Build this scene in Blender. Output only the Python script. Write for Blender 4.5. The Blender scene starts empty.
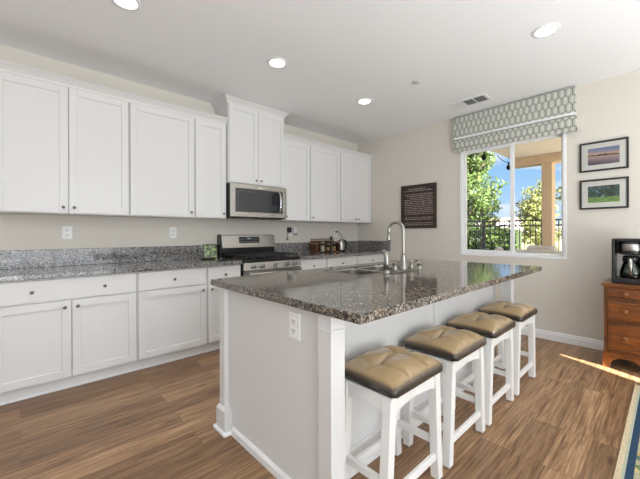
import bpy, bmesh, math, random
from mathutils import Vector, Matrix
random.seed(7)
SC = bpy.context.scene
COL = SC.collection
PI = math.pi

# ------------------------------------------------------------------ camera, world, sun, lights, exposure
F_PX, YAW, HY, ROLL, CAM_H = 324.2965, math.radians(42.8027), 233.2516, math.radians(-0.1612), 1.2041
fw = Vector((math.sin(YAW), math.cos(YAW), 0)); rt0 = Vector((math.cos(YAW), -math.sin(YAW), 0)); u0 = Vector((0, 0, 1))
rt = rt0 * math.cos(ROLL) + u0 * math.sin(ROLL); upv = u0 * math.cos(ROLL) - rt0 * math.sin(ROLL)
cd = bpy.data.cameras.new('camera'); cam = bpy.data.objects.new('camera', cd); COL.objects.link(cam)
m = Matrix((rt, upv, -fw)).transposed().to_4x4(); m.translation = Vector((0, 0, CAM_H)); cam.matrix_world = m
cd.sensor_fit = 'HORIZONTAL'; cd.sensor_width = 36.0; cd.lens = 36.0 * F_PX / 640.0
cd.shift_x = 0.0; cd.shift_y = -(239.5 - HY) / 640.0
cd.clip_start = 0.05; cd.clip_end = 600
SC.camera = cam
SC.view_settings.view_transform = 'Standard'; SC.view_settings.look = 'None'
SC.view_settings.gamma = 1.0; SC.view_settings.use_curve_mapping = False
SC.view_settings.exposure = 0.10
SC.cycles.max_bounces = 10; SC.cycles.diffuse_bounces = 6; SC.cycles.use_denoising = True

ROOM_X0, ROOM_X1, ROOM_Y0, ROOM_Y1, CEIL = -2.6, 4.372, -3.2, 3.744, 2.768

def build_world():
    w = bpy.data.worlds.new('sky'); SC.world = w; w.use_nodes = True
    nt = w.node_tree; nt.nodes.clear(); N = nt.nodes.new; L = nt.links.new
    out = N('ShaderNodeOutputWorld'); bg = N('ShaderNodeBackground'); bg.inputs['Strength'].default_value = 1.0
    tc = N('ShaderNodeTexCoord'); sep = N('ShaderNodeSeparateXYZ'); L(tc.outputs['Generated'], sep.inputs[0])
    ramp = N('ShaderNodeValToRGB'); e = ramp.color_ramp.elements
    e[0].position = 0.0; e[0].color = (.62, .80, .97, 1); e[1].position = 1.0; e[1].color = (.05, .20, .62, 1)
    k = e.new(.12); k.color = (.36, .63, .95, 1); k = e.new(.32); k.color = (.16, .42, .88, 1)
    L(sep.outputs['Z'], ramp.inputs[0])
    mp = N('ShaderNodeMapping'); mp.inputs['Scale'].default_value = (1.6, 1.6, 7.5); mp.inputs['Location'].default_value = (.35, .1, .22)
    L(tc.outputs['Generated'], mp.inputs[0])
    nz = N('ShaderNodeTexNoise'); nz.inputs['Scale'].default_value = 2.1; nz.inputs['Detail'].default_value = 7; nz.inputs['Roughness'].default_value = .55
    L(mp.outputs[0], nz.inputs['Vector'])
    cr = N('ShaderNodeValToRGB'); cr.color_ramp.elements[0].position = .50; cr.color_ramp.elements[1].position = .66
    L(nz.outputs[0], cr.inputs[0])
    mx = N('ShaderNodeMixRGB'); mx.inputs[2].default_value = (.93, .95, .98, 1)
    L(cr.outputs[0], mx.inputs[0]); L(ramp.outputs[0], mx.inputs[1]); L(mx.outputs[0], bg.inputs['Color']); L(bg.outputs[0], out.inputs[0])
build_world()

def light(name, kind, loc, rot=(0, 0, 0), **kw):
    d = bpy.data.lights.new(name, kind)
    for k, v in kw.items(): setattr(d, k, v)
    o = bpy.data.objects.new(name, d); COL.objects.link(o); o.location = loc; o.rotation_euler = rot
    return o
SUN_DIR = Vector((0.423, 0.906, -0.461)).normalized()
sun = light('sun', 'SUN', (0, -6, 8), energy=46, angle=math.radians(0.25), color=(1, .98, .95))
sun.rotation_euler = SUN_DIR.to_track_quat('-Z', 'Y').to_euler()
# unseen fill lights added behind the camera and at the left wall
light('front_fill_light', 'AREA', (0.2, -3.05, 1.1), (PI / 2, 0, 0), energy=70, shape='RECTANGLE', size=3.4, size_y=2.0, color=(.87, .935, 1))
light('left_fill_light', 'AREA', (-2.5, 0.6, 1.5), (0, -PI / 2, 0), energy=4, shape='RECTANGLE', size=1.9, size_y=4.0, color=(.87, .935, 1))
# upward fill lights added behind the camera to brighten the ceiling
for _x, _y, _e in ((-.9, -1.7, 76), (2.3, -1.8, 96)):
    light('up_fill_light', 'AREA', (_x, _y, .5), (PI, 0, 0), energy=_e, shape='RECTANGLE', size=1.8, size_y=1.4, color=(.89, .945, 1))

# ------------------------------------------------------------------ helpers
def thing(name, label, cat, loc=(0, 0, 0), group=None):
    o = bpy.data.objects.new(name, None); COL.objects.link(o); o.location = loc
    o.empty_display_size = .05
    o['label'] = label; o['category'] = cat
    if group: o['group'] = group
    return o
def tag(o, label, cat, group=None):
    o['label'] = label; o['category'] = cat
    if group: o['group'] = group
    return o
def new():
    return bmesh.new()
def world_loc(o):
    v = Vector((0, 0, 0))
    while o is not None:
        v += o.location; o = o.parent
    return v
def obj(name, bm, mat, parent=None, bevel=0, seg=2, smooth=False, origin=None, sub=0, angle=40):
    off = world_loc(parent) if parent else Vector((0, 0, 0))
    loc = Vector(origin) - off if origin is not None else Vector((0, 0, 0))
    bmesh.ops.translate(bm, verts=bm.verts, vec=-(off + loc))
    bmesh.ops.recalc_face_normals(bm, faces=bm.faces)
    me = bpy.data.meshes.new(name); bm.to_mesh(me); bm.free()
    o = bpy.data.objects.new(name, me); COL.objects.link(o); o.location = loc
    for mm in (mat if isinstance(mat, (list, tuple)) else [mat]): me.materials.append(mm)
    if parent: o.parent = parent
    if bevel:
        b = o.modifiers.new('bevel', 'BEVEL'); b.width = bevel; b.segments = seg; b.limit_method = 'ANGLE'; b.angle_limit = math.radians(35)
    if sub:
        s = o.modifiers.new('sub', 'SUBSURF'); s.levels = sub; s.render_levels = sub
    if smooth or sub:
        for p in me.polygons: p.use_smooth = True
    return o
def struct(o):
    o['kind'] = 'structure'; return o
def box(bm, x0, x1, y0, y1, z0, z1, mi=0):
    v = [bm.verts.new(p) for p in ((x0, y0, z0), (x1, y0, z0), (x1, y1, z0), (x0, y1, z0), (x0, y0, z1), (x1, y0, z1), (x1, y1, z1), (x0, y1, z1))]
    for f in ((0, 3, 2, 1), (4, 5, 6, 7), (0, 1, 5, 4), (1, 2, 6, 5), (2, 3, 7, 6), (3, 0, 4, 7)):
        bm.faces.new([v[i] for i in f]).material_index = mi
    return bm
def B(*a): return box(new(), *a)
def prism(bm, pts, axis, a, b, mi=0):
    """2D outline pts extruded along axis between a and b. axis x: pts=(y,z); y: (x,z); z: (x,y)"""
    def P(p, t): return {'x': (t, p[0], p[1]), 'y': (p[0], t, p[1]), 'z': (p[0], p[1], t)}[axis]
    A = [bm.verts.new(P(p, a)) for p in pts]; Bv = [bm.verts.new(P(p, b)) for p in pts]
    n = len(pts)
    bm.faces.new(A).material_index = mi; bm.faces.new(Bv[::-1]).material_index = mi
    for i in range(n):
        bm.faces.new((A[i], A[(i + 1) % n], Bv[(i + 1) % n], Bv[i])).material_index = mi
    return bm
def lathe(bm, prof, c=(0, 0, 0), d=(0, 0, 1), n=20, mi=0):
    """prof: list of (r, h) along direction d"""
    d = Vector(d).normalized(); q = d.to_track_quat('Z', 'Y'); c = Vector(c)
    rings = []
    for r, h in prof:
        if r < 1e-6: rings.append([bm.verts.new(c + q @ Vector((0, 0, h)))])
        else: rings.append([bm.verts.new(c + q @ Vector((r * math.cos(2 * PI * i / n), r * math.sin(2 * PI * i / n), h))) for i in range(n)])
    for A, Bv in zip(rings, rings[1:]):
        for i in range(n):
            j = (i + 1) % n
            if len(A) == 1 and len(Bv) == 1: continue
            if len(A) == 1: f = bm.faces.new((A[0], Bv[j], Bv[i]))
            elif len(Bv) == 1: f = bm.faces.new((A[i], A[j], Bv[0]))
            else: f = bm.faces.new((A[i], A[j], Bv[j], Bv[i]))
            f.material_index = mi; f.smooth = True
    for R, s in ((rings[0], -1), (rings[-1], 1)):
        if len(R) > 1: bm.faces.new(R if s > 0 else R[::-1]).material_index = mi
    return bm
def cyl(bm, c, r, h, d=(0, 0, 1), n=20, mi=0): return lathe(bm, [(r, 0), (r, h)], c, d, n, mi)
def tube(bm, pts, r, n=10, mi=0):
    pts = [Vector(p) for p in pts]; rings = []
    rs = r if isinstance(r, (list, tuple)) else [r] * len(pts)
    up = None
    for i, p in enumerate(pts):
        t = (pts[min(i + 1, len(pts) - 1)] - pts[max(i - 1, 0)]).normalized()
        if up is None:
            up = Vector((0, 0, 1)) if abs(t.z) < .9 else Vector((1, 0, 0))
        s = t.cross(up).normalized(); up = s.cross(t).normalized()
        rings.append([bm.verts.new(p + (s * math.cos(2 * PI * k / n) + up * math.sin(2 * PI * k / n)) * rs[i]) for k in range(n)])
    for A, Bv in zip(rings, rings[1:]):
        for k in range(n):
            f = bm.faces.new((A[k], A[(k + 1) % n], Bv[(k + 1) % n], Bv[k])); f.material_index = mi; f.smooth = True
    bm.faces.new(rings[0][::-1]).material_index = mi; bm.faces.new(rings[-1]).material_index = mi
    return bm
def bar(bm, a, b, w, h=None, mi=0):
    """rectangular bar between a and b (w sideways, h upwards)"""
    a = Vector(a); b = Vector(b); h = h or w; t = (b - a).normalized()
    up = Vector((0, 0, 1)) if abs(t.z) < .9 else Vector((0, 1, 0))
    s = t.cross(up).normalized(); u = s.cross(t).normalized()
    V = [[bm.verts.new(p + s * i * w / 2 + u * j * h / 2) for i, j in ((-1, -1), (1, -1), (1, 1), (-1, 1))] for p in (a, b)]
    bm.faces.new(V[0][::-1]); bm.faces.new(V[1])
    for k in range(4): bm.faces.new((V[0][k], V[0][(k + 1) % 4], V[1][(k + 1) % 4], V[1][k]))
    return bm
def frame(bm, axis, t0, t1, a0, a1, b0, b1, w):
    """four bars round a rectangle; axis = the thin direction; a horizontal, b vertical"""
    for (p0, p1, q0, q1) in ((a0, a0 + w, b0, b1), (a1 - w, a1, b0, b1), (a0 + w, a1 - w, b0, b0 + w), (a0 + w, a1 - w, b1 - w, b1)):
        if axis == 'y': box(bm, p0, p1, t0, t1, q0, q1)
        elif axis == 'x': box(bm, t0, t1, p0, p1, q0, q1)
        else: box(bm, p0, p1, q0, q1, t0, t1)
    return bm
def copy_thing(root, delta, label, **props):
    r = root.copy(); COL.objects.link(r); r.location = root.location + Vector(delta); r['label'] = label
    for k, v in props.items(): r[k] = v
    for ch in root.children:
        c = ch.copy(); COL.objects.link(c); c.parent = r
        for g in ch.children:
            d = g.copy(); COL.objects.link(d); d.parent = c
    return r

# ------------------------------------------------------------------ materials
def srgb(r, g, b):
    f = lambda c: (c / 255 / 12.92) if c / 255 <= .04045 else ((c / 255 + .055) / 1.055) ** 2.4
    return (f(r), f(g), f(b), 1)
def pm(name, col, rough=.5, metal=0, coat=0, spec=None, emit=None, es=0, trans=0):
    mt = bpy.data.materials.new(name); mt.use_nodes = True
    p = mt.node_tree.nodes['Principled BSDF']
    p.inputs['Base Color'].default_value = col if len(col) == 4 else (*col, 1)
    p.inputs['Roughness'].default_value = rough; p.inputs['Metallic'].default_value = metal
    p.inputs['Coat Weight'].default_value = coat; p.inputs['Coat Roughness'].default_value = .08
    if spec is not None: p.inputs['Specular IOR Level'].default_value = spec
    if emit: p.inputs['Emission Color'].default_value = emit; p.inputs['Emission Strength'].default_value = es
    if trans: p.inputs['Transmission Weight'].default_value = trans
    return mt
class NB:
    """tiny node builder"""
    def __init__(s, mt): s.mt = mt; s.nt = mt.node_tree; s.p = s.nt.nodes['Principled BSDF']
    def n(s, t): return s.nt.nodes.new(t)
    def l(s, a, b): s.nt.links.new(a, b)
    def coord(s, scale=(1, 1, 1), loc=(0, 0, 0), rot=(0, 0, 0), which='Object'):
        tc = s.n('ShaderNodeTexCoord'); mp = s.n('ShaderNodeMapping')
        mp.inputs['Scale'].default_value = scale; mp.inputs['Location'].default_value = loc; mp.inputs['Rotation'].default_value = rot
        s.l(tc.outputs[which], mp.inputs[0]); return mp.outputs[0]
    def m(s, op, a, b=None, c=None):
        nd = s.n('ShaderNodeMath'); nd.operation = op
        for i, v in enumerate((a, b, c)):
            if v is None: continue
            if isinstance(v, (int, float)): nd.inputs[i].default_value = v
            else: s.l(v, nd.inputs[i])
        return nd.outputs[0]
    def noise(s, vec, scale, detail=4, rough=.5, dist=0):
        t = s.n('ShaderNodeTexNoise'); t.inputs['Scale'].default_value = scale; t.inputs['Detail'].default_value = detail
        t.inputs['Roughness'].default_value = rough; t.inputs['Distortion'].default_value = dist
        if vec is not None: s.l(vec, t.inputs['Vector'])
        return t.outputs[0]
    def vor(s, vec, scale, out='Color', feature='F1'):
        t = s.n('ShaderNodeTexVoronoi'); t.feature = feature; t.inputs['Scale'].default_value = scale; s.l(vec, t.inputs['Vector']); return t.outputs[out]
    def ramp(s, fac, stops, interp='LINEAR'):
        r = s.n('ShaderNodeValToRGB'); r.color_ramp.interpolation = interp; e = r.color_ramp.elements
        while len(e) < len(stops): e.new(.5)
        for k, (pos, c) in zip(e, stops): k.position = pos; k.color = c
        s.l(fac, r.inputs[0]); return r.outputs[0]
    def mix(s, fac, a, b, mode='MIX'):
        nd = s.n('ShaderNodeMixRGB'); nd.blend_type = mode
        for i, v in enumerate((fac, a, b)):
            if isinstance(v, (int, float)): nd.inputs[i].default_value = v
            elif isinstance(v, tuple): nd.inputs[i].default_value = v
            else: s.l(v, nd.inputs[i])
        return nd.outputs[0]
    def sep(s, vec):
        nd = s.n('ShaderNodeSeparateXYZ'); s.l(vec, nd.inputs[0]); return nd.outputs
    def color(s, sock): s.l(sock, s.p.inputs['Base Color'])
    def bump(s, h, strength=.2, dist=.01):
        b = s.n('ShaderNodeBump'); b.inputs['Strength'].default_value = strength; b.inputs['Distance'].default_value = dist
        s.l(h, b.inputs['Height']); s.l(b.outputs[0], s.p.inputs['Normal'])

def mat_wall(name, col):
    mt = pm(name, col, .85); b = NB(mt); v = b.coord()
    b.bump(b.noise(v, 140, 3), .10, .004); return mt
M_WALL = mat_wall('greige_wall_paint', srgb(214, 208, 197))
M_WALLW = mat_wall('white_wall_paint', srgb(226, 228, 230))
M_CEIL = mat_wall('white_ceiling_paint', srgb(240, 240, 240))
M_TRIM = pm('white_trim_paint', srgb(236, 236, 235), .4)
M_CAB = pm('white_cabinet_paint', srgb(221, 220, 217), .38)
M_ISL = pm('island_white_paint', srgb(218, 217, 215), .45)
M_STOOLW = pm('white_stool_paint', srgb(234, 233, 230), .4)

def mat_floor():
    mt = pm('wood_plank_floor', (.2, .12, .07), .36); b = NB(mt)
    br = b.n('ShaderNodeTexBrick'); v = b.coord(); b.l(v, br.inputs['Vector'])
    br.offset = .37; br.inputs['Scale'].default_value = 1; br.inputs['Brick Width'].default_value = 1.22; br.inputs['Row Height'].default_value = .152
    br.inputs['Mortar Size'].default_value = .0012; br.inputs['Mortar Smooth'].default_value = .3; br.inputs['Bias'].default_value = 0
    br.inputs['Color1'].default_value = (0, 0, 0, 1); br.inputs['Color2'].default_value = (1, 1, 1, 1); br.inputs['Mortar'].default_value = (.5, .5, .5, 1)
    tone = br.outputs['Color']
    # shift the grain of every plank by its own amount
    off = b.n('ShaderNodeVectorMath'); off.operation = 'MULTIPLY_ADD'
    b.l(tone, off.inputs[0]); off.inputs[1].default_value = (7, 3, 0); b.l(b.coord((.8, 9, 1)), off.inputs[2])
    g1 = b.noise(off.outputs[0], 2.4, 8, .66, 1.5)
    off2 = b.n('ShaderNodeVectorMath'); off2.operation = 'MULTIPLY_ADD'
    b.l(tone, off2.inputs[0]); off2.inputs[1].default_value = (5, 9, 0); b.l(b.coord((1.3, 42, 1)), off2.inputs[2])
    g2 = b.noise(off2.outputs[0], 2.0, 4, .6, .4)
    base = b.ramp(g1, [(.28, srgb(72, 48, 30)), (.42, srgb(122, 89, 60)), (.54, srgb(158, 122, 88)), (.70, srgb(198, 162, 124))])
    base = b.mix(.42, base, b.ramp(g2, [(.34, srgb(86, 58, 36)), (.66, srgb(196, 158, 118))]), 'MIX')
    tn = b.ramp(tone, [(0, (.60, .56, .52, 1)), (.5, (.92, .90, .88, 1)), (1, (1.12, 1.12, 1.13, 1))])
    base = b.mix(1, base, tn, 'MULTIPLY')
    # a few knots
    kv = b.vor(b.coord((1.1, 3.2, 1)), 1.15, 'Distance'); kn = b.ramp(kv, [(.03, (.35, .28, .22, 1)), (.085, (1, 1, 1, 1))])
    base = b.mix(.8, base, kn, 'MULTIPLY')
    mort = b.ramp(br.outputs['Fac'], [(0, (1, 1, 1, 1)), (1, (.45, .40, .36, 1))])
    b.color(b.mix(1, base, mort, 'MULTIPLY'))
    b.bump(b.m('SUBTRACT', g2, br.outputs['Fac']), .12, .004)
    b.l(b.m('MULTIPLY_ADD', g1, .18, .27), b.p.inputs['Roughness'])
    return mt
M_FLOOR = mat_floor()

def mat_granite(name, warm):
    mt = pm(name, (.3, .28, .25), .08, spec=.72); b = NB(mt); v = b.coord()
    c1 = b.vor(v, 165, 'Color'); s1 = b.sep(c1)
    c2 = b.vor(v, 75, 'Color'); s2 = b.sep(c2)
    fac = b.m('ADD', b.m('MULTIPLY', s1[0], .72), b.m('MULTIPLY', s2[1], .28))
    if warm:
        st = [(0, srgb(30, 30, 30)), (.26, srgb(66, 63, 60)), (.40, srgb(98, 92, 85)), (.56, srgb(128, 118, 105)), (.74, srgb(154, 142, 126)), (.89, srgb(194, 188, 178))]
    else:
        st = [(0, srgb(38, 38, 40)), (.24, srgb(78, 77, 77)), (.40, srgb(114, 110, 107)), (.56, srgb(142, 138, 133)), (.74, srgb(164, 161, 159)), (.89, srgb(196, 196, 197))]
    c = b.ramp(fac, st, 'CONSTANT')
    big = b.noise(v, 5, 3); c = b.mix(.35, c, b.ramp(big, [(.35, (.72, .72, .72, 1)), (.65, (1.1, 1.1, 1.1, 1))]), 'MULTIPLY')
    b.color(c); return mt
M_GRAN = mat_granite('speckled_granite', True)
M_GRANB = mat_granite('speckled_grey_granite', False)

def mat_steel(name, col, rough, axis):
    mt = pm(name, col, rough, 1); b = NB(mt)
    sc = {'x': (3, 160, 160), 'z': (160, 160, 3), 'y': (160, 3, 160)}[axis]
    g = b.noise(b.coord(sc), 3, 3); b.l(b.m('MULTIPLY_ADD', g, .2, rough - .08), b.p.inputs['Roughness']); return mt
M_STEEL = mat_steel('brushed_stainless', srgb(176, 173, 168), .27, 'x')
M_NICKEL = pm('brushed_nickel', srgb(160, 157, 150), .34, 1)
M_KNOB = pm('satin_dark_nickel', srgb(120, 116, 110), .32, 1)
M_CHROME = pm('polished_chrome', srgb(225, 225, 225), .1, 1)
M_BLACK = pm('black_enamel', srgb(22, 22, 23), .25)
M_IRON = pm('black_cast_iron', srgb(26, 26, 27), .6)
M_BGLASS = pm('dark_oven_glass', srgb(34, 38, 44), .06, coat=.5)
M_BPLASTIC = pm('black_plastic', srgb(24, 24, 24), .4)
M_WPLASTIC = pm('white_plastic', srgb(238, 237, 234), .35)
M_SLOT = pm('dark_slot', srgb(60, 58, 56), .6)
M_SEAM = pm('display_glow', (.01, .01, .01), .2, emit=srgb(190, 215, 225), es=.7)

def mat_leather():
    mt = pm('dark_edged_tan_leather', (.3, .2, .12), .27, coat=.3); b = NB(mt)
    at = b.n('ShaderNodeAttribute'); at.attribute_name = 'edge_dark'  # leather gets darker towards the seat edges and down the sides
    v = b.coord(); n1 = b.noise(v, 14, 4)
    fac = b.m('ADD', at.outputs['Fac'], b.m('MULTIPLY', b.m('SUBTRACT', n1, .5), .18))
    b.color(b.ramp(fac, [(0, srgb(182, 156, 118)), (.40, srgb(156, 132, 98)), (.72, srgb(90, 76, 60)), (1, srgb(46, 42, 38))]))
    b.bump(b.noise(v, 240, 2), .08, .002); return mt
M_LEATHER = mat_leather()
M_NAIL = pm('bronze_nailheads', srgb(52, 42, 34), .35, .8)

def mat_wood(name, dark, light_, axis='y', scale=1.0, rough=.3, coat=.3):
    mt = pm(name, light_, rough, coat=coat); b = NB(mt)
    sc = {'y': (14, 1.6, 14), 'z': (14, 14, 1.6), 'x': (1.6, 14, 14)}[axis]
    g = b.noise(b.coord(tuple(k * scale for k in sc)), 2.4, 6, .6, 1.0)
    b.color(b.ramp(g, [(.3, dark), (.7, light_)])); return mt
M_CHERRY = mat_wood('cherry_wood', srgb(66, 32, 8), srgb(152, 86, 30), 'y')
M_CHERRYZ = mat_wood('cherry_wood_upright', srgb(56, 27, 8), srgb(134, 74, 26), 'z')
M_FRAMEW = mat_wood('dark_walnut_frame', srgb(42, 30, 24), srgb(74, 52, 40), 'z', rough=.45, coat=0)
M_BFRAME = pm('black_picture_frame', srgb(38, 34, 32), .4)
M_MAT = pm('cream_mat_board', srgb(238, 236, 226), .8)
def mat_glass(name, col=(1, 1, 1, 1), rough=0.0):
    """thin pane: mostly straight-through with a Fresnel reflection"""
    mt = bpy.data.materials.new(name); mt.use_nodes = True; nt = mt.node_tree; nt.nodes.clear()
    o = nt.nodes.new('ShaderNodeOutputMaterial'); mx = nt.nodes.new('ShaderNodeMixShader'); tr = nt.nodes.new('ShaderNodeBsdfTransparent')
    gl = nt.nodes.new('ShaderNodeBsdfGlossy'); fr = nt.nodes.new('ShaderNodeFresnel'); fr.inputs['IOR'].default_value = 1.35
    tr.inputs[0].default_value = col; gl.inputs['Roughness'].default_value = rough
    nt.links.new(fr.outputs[0], mx.inputs[0]); nt.links.new(tr.outputs[0], mx.inputs[1]); nt.links.new(gl.outputs[0], mx.inputs[2]); nt.links.new(mx.outputs[0], o.inputs[0])
    return mt
M_GLASS = mat_glass('window_glass')
M_JAR = mat_glass('jar_glass', (.86, .90, .88, 1), .02)

# ------------------------------------------------------------------ room shell
T = .14
struct(obj('floor', B(ROOM_X0 - T, ROOM_X1 + T, ROOM_Y0 - T, ROOM_Y1 + T, -.1, 0), M_FLOOR))
struct(obj('ceiling', B(ROOM_X0 - T, ROOM_X1 + T, ROOM_Y0 - T, ROOM_Y1 + T, CEIL, CEIL + .12), M_CEIL))
struct(obj('wall_back', B(ROOM_X0 - T, ROOM_X1 + T, ROOM_Y1, ROOM_Y1 + T, 0, CEIL), M_WALL))
struct(obj('wall_left', B(ROOM_X0 - T, ROOM_X0, ROOM_Y0, ROOM_Y1, 0, CEIL), M_WALLW))
WY0, WY1, WZ0, WZ1 = .765, 1.932, .907, 2.33
bm = new()
box(bm, ROOM_X1, ROOM_X1 + T, ROOM_Y0, WY0, 0, CEIL); box(bm, ROOM_X1, ROOM_X1 + T, WY1, ROOM_Y1, 0, CEIL)
box(bm, ROOM_X1, ROOM_X1 + T, WY0, WY1, 0, WZ0); box(bm, ROOM_X1, ROOM_X1 + T, WY0, WY1, WZ1, CEIL)
struct(obj('wall_right', bm, M_WALL))
# wall behind the camera; tapering gap added to shape the sun strip
GX0, GX1, GX1T, GZ = 2.050, 2.178, 2.08, 2.02
bm = new(); y0, y1 = ROOM_Y0 - .04, ROOM_Y0
box(bm, ROOM_X0 - T, GX0, y0, y1, 0, CEIL); box(bm, GX0, ROOM_X1 + T, y0, y1, GZ, CEIL)
prism(bm, [(GX1, 0), (ROOM_X1 + T, 0), (ROOM_X1 + T, GZ), (GX1T, GZ), (GX1, 1.845)], 'y', y0, y1)
struct(obj('wall_front', bm, M_WALLW))
# baseboard along the window wall
bb = [(0, 0), (-.016, 0), (-.016, .066), (-.011, .078), (-.011, .090), (-.005, .098), (0, .098)]
bm = new(); prism(bm, [(ROOM_X1 + p[0], p[1]) for p in bb], 'y', ROOM_Y0, ROOM_Y1 - .62)
struct(obj('baseboard_right', bm, M_TRIM))

# ------------------------------------------------------------------ window
def build_window():
    w = thing('window_1', 'white vinyl two-pane sliding window looking onto the patio', 'window', (ROOM_X1, (WY0 + WY1) / 2, WZ0)); w['kind'] = 'structure'
    bm = new(); frame(bm, 'x', ROOM_X1 - .006, ROOM_X1 + .09, WY0, WY1, WZ0, WZ1, .034); obj('window_frame', bm, M_TRIM, w, .004)
    yl = 1.305
    bm = new(); frame(bm, 'x', ROOM_X1 + .015, ROOM_X1 + .05, yl - .022, WY1 - .034, WZ0 + .034, WZ1 - .034, .042); obj('sliding_sash', bm, M_TRIM, w, .003)
    bm = new(); frame(bm, 'x', ROOM_X1 + .052, ROOM_X1 + .085, WY0 + .034, yl + .022, WZ0 + .034, WZ1 - .034, .022); obj('fixed_sash', bm, M_TRIM, w, .003)
    obj('pane', B(ROOM_X1 + .030, ROOM_X1 + .034, yl + .018, WY1 - .074, WZ0 + .074, WZ1 - .074), M_GLASS, w)
    obj('pane', B(ROOM_X1 + .066, ROOM_X1 + .070, WY0 + .054, yl + .002, WZ0 + .054, WZ1 - .054), M_GLASS, w)
    obj('latch', B(ROOM_X1 + .04, ROOM_X1 + .06, WY0 + .045, WY0 + .060, 1.16, 1.20), M_WPLASTIC, w, .003)
build_window()

# ------------------------------------------------------------------ cabinets
def door_mesh(x0, x1, z0, z1, yf, t=.019, s=.058):
    bm = new(); frame(bm, 'y', yf, yf + t, x0, x1, z0, z1, s)
    box(bm, x0 + s - .002, x1 - s + .002, yf + .010, yf + t - .002, z0 + s - .002, z1 - s + .002)
    return bm
def knob(parent, x, y, z):
    bm = new(); lathe(bm, [(.0055, 0), (.0048, .011), (.0105, .015), (.0125, .019), (.0118, .024), (.006, .027), (0, .0275)], (x, y, z), (0, -1, 0), 14)
    return obj('knob', bm, M_KNOB, parent, smooth=True)
UPY, UPB, UPT = 3.432, 1.373, 2.446
def upper(x0, x1, doors, label, yf=UPY, z0=UPB, z1=UPT, crown=False):
    """doors: list of (xa, xb, knob_side)"""
    t = thing('upper_cabinet', label, 'cabinet', ((x0 + x1) / 2, ROOM_Y1, z0), 'white wall cabinets over the back counter')
    obj('body', B(x0 + .0015, x1 - .0015, yf + .0205, ROOM_Y1 - .001, z0, z1), M_CAB, t, .0015, 1)
    for xa, xb, ks in doors:
        d = obj('door', door_mesh(xa, xb, z0 + .008, z1 - .012, yf), M_CAB, t, .0018, 2)
        if ks: knob(d, xb - .034 if ks > 0 else xa + .034, yf, z0 + .054)
    return t
upper(-.155, .755, [(-.148, .300, 1), (.306, .748, -1)], 'white wall cabinet with two shaker doors at the far left end of the run')
upper(.755, 1.369, [(.763, 1.361, 1)], 'wide single-door white wall cabinet, third door from the left')
upper(1.369, 1.733, [(1.377, 1.724, 1)], 'narrow white wall cabinet just left of the microwave')
upper(2.525, 2.997, [(2.535, 2.990, -1)], 'white wall cabinet just right of the microwave, narrow single door')
upper(2.997, 3.612, [(3.004, 3.604, -1)], 'wide single-door white wall cabinet above the spice rack')
upper(3.612, 4.371, [(3.619, 3.985, 1), (3.990, 4.362, -1)], 'two-door white wall cabinet in the corner beside the window wall')
TY = 3.392
tall = upper(1.735, 2.523, [(1.745, 2.124, 1), (2.128, 2.513, -1)], 'raised white cabinet with stepped crown directly above the microwave', yf=TY, z0=1.785, z1=2.70)
def crown_mesh(x0, x1, yf, prof, left=True, right=True):
    bm = new(); secs = []
    path = lambda o: ([(x0 - o, ROOM_Y1 - .001)] if left else []) + [(x0 - (o if left else 0), yf - o), (x1 + (o if right else 0), yf - o)] + ([(x1 + o, ROOM_Y1 - .001)] if right else [])
    pts = [[(px, py, z) for px, py in path(o)] for o, z in prof]
    V = [[bm.verts.new(p) for p in row] for row in pts]
    n = len(prof)
    for i in range(n):
        A, Bv = V[i], V[(i + 1) % n]
        for j in range(len(A) - 1): bm.faces.new((A[j], A[j + 1], Bv[j + 1], Bv[j]))
    bm.faces.new([r[0] for r in V]); bm.faces.new([r[-1] for r in V][::-1])
    return bm
cp = [(-.012, -.005), (.004, 0), (.010, .008), (.012, .018), (.030, .040), (.040, .050), (.046, .056), (.052, .058), (.052, .070), (-.012, .070)]
obj('crown', crown_mesh(1.735, 2.523, TY + .02, [(o * .95, 2.688 + z * 1.08) for o, z in cp]), M_CAB, tall)
struct(obj('trim_1', crown_mesh(-.155, 1.734, UPY + .02, [(o, 2.440 + z) for o, z in cp], True, False), M_CAB))
struct(obj('trim_2', crown_mesh(2.526, 4.371, UPY + .02, [(o, 2.440 + z) for o, z in cp], False, False), M_CAB))

BY = 3.140      # face of base doors
def base(x0, x1, drawers, doors, label):
    t = thing('base_cabinet', label, 'cabinet', ((x0 + x1) / 2, ROOM_Y1 - .3, 0), 'white base cabinets along the back wall')
    obj('body', B(x0 + .001, x1 - .001, BY + .0205, ROOM_Y1 - .001, .10, .876), M_CAB, t, .0015, 1)
    obj('toe_kick', B(x0, x1, BY + .062, ROOM_Y1 - .02, 0, .10), M_CAB, t)
    obj('toe_trim', B(x0, x1, BY + .050, BY + .0615, 0, .022), M_TRIM, t, .004)
    for xa, xb, ks in drawers:
        d = obj('drawer', B(xa, xb, BY, BY + .019, .705, .862), M_CAB, t, .002, 2)
        for kx in ks: knob(d, kx, BY, .782)
    for xa, xb, ks in doors:
        d = obj('door', door_mesh(xa, xb, .106, .694, BY), M_CAB, t, .0018, 2)
        knob(d, xb - .040 if ks > 0 else xa + .034, BY, .645)
base(-.155, .748, [(-.148, .740, (.064, .508))], [(-.148, .291, 1), (.297, .740, -1)], 'white base cabinet with one wide two-knob drawer over two doors')
base(.748, 1.374, [(.757, 1.366, (1.055,))], [(.757, 1.366, 1)], 'white base cabinet with one drawer over one wide door, right of the two-door cabinet')
base(1.374, 1.752, [(1.383, 1.743, (1.565,))], [(1.383, 1.743, -1)], 'narrow white base cabinet immediately left of the gas range')
base(2.552, 3.035, [(2.561, 3.027, (2.79,))], [(2.561, 3.027, -1)], 'narrow white base cabinet immediately right of the gas range')
base(3.035, 3.655, [(3.043, 3.647, (3.34,))], [(3.043, 3.647, 1)], 'white base cabinet below the spice rack')
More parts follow.
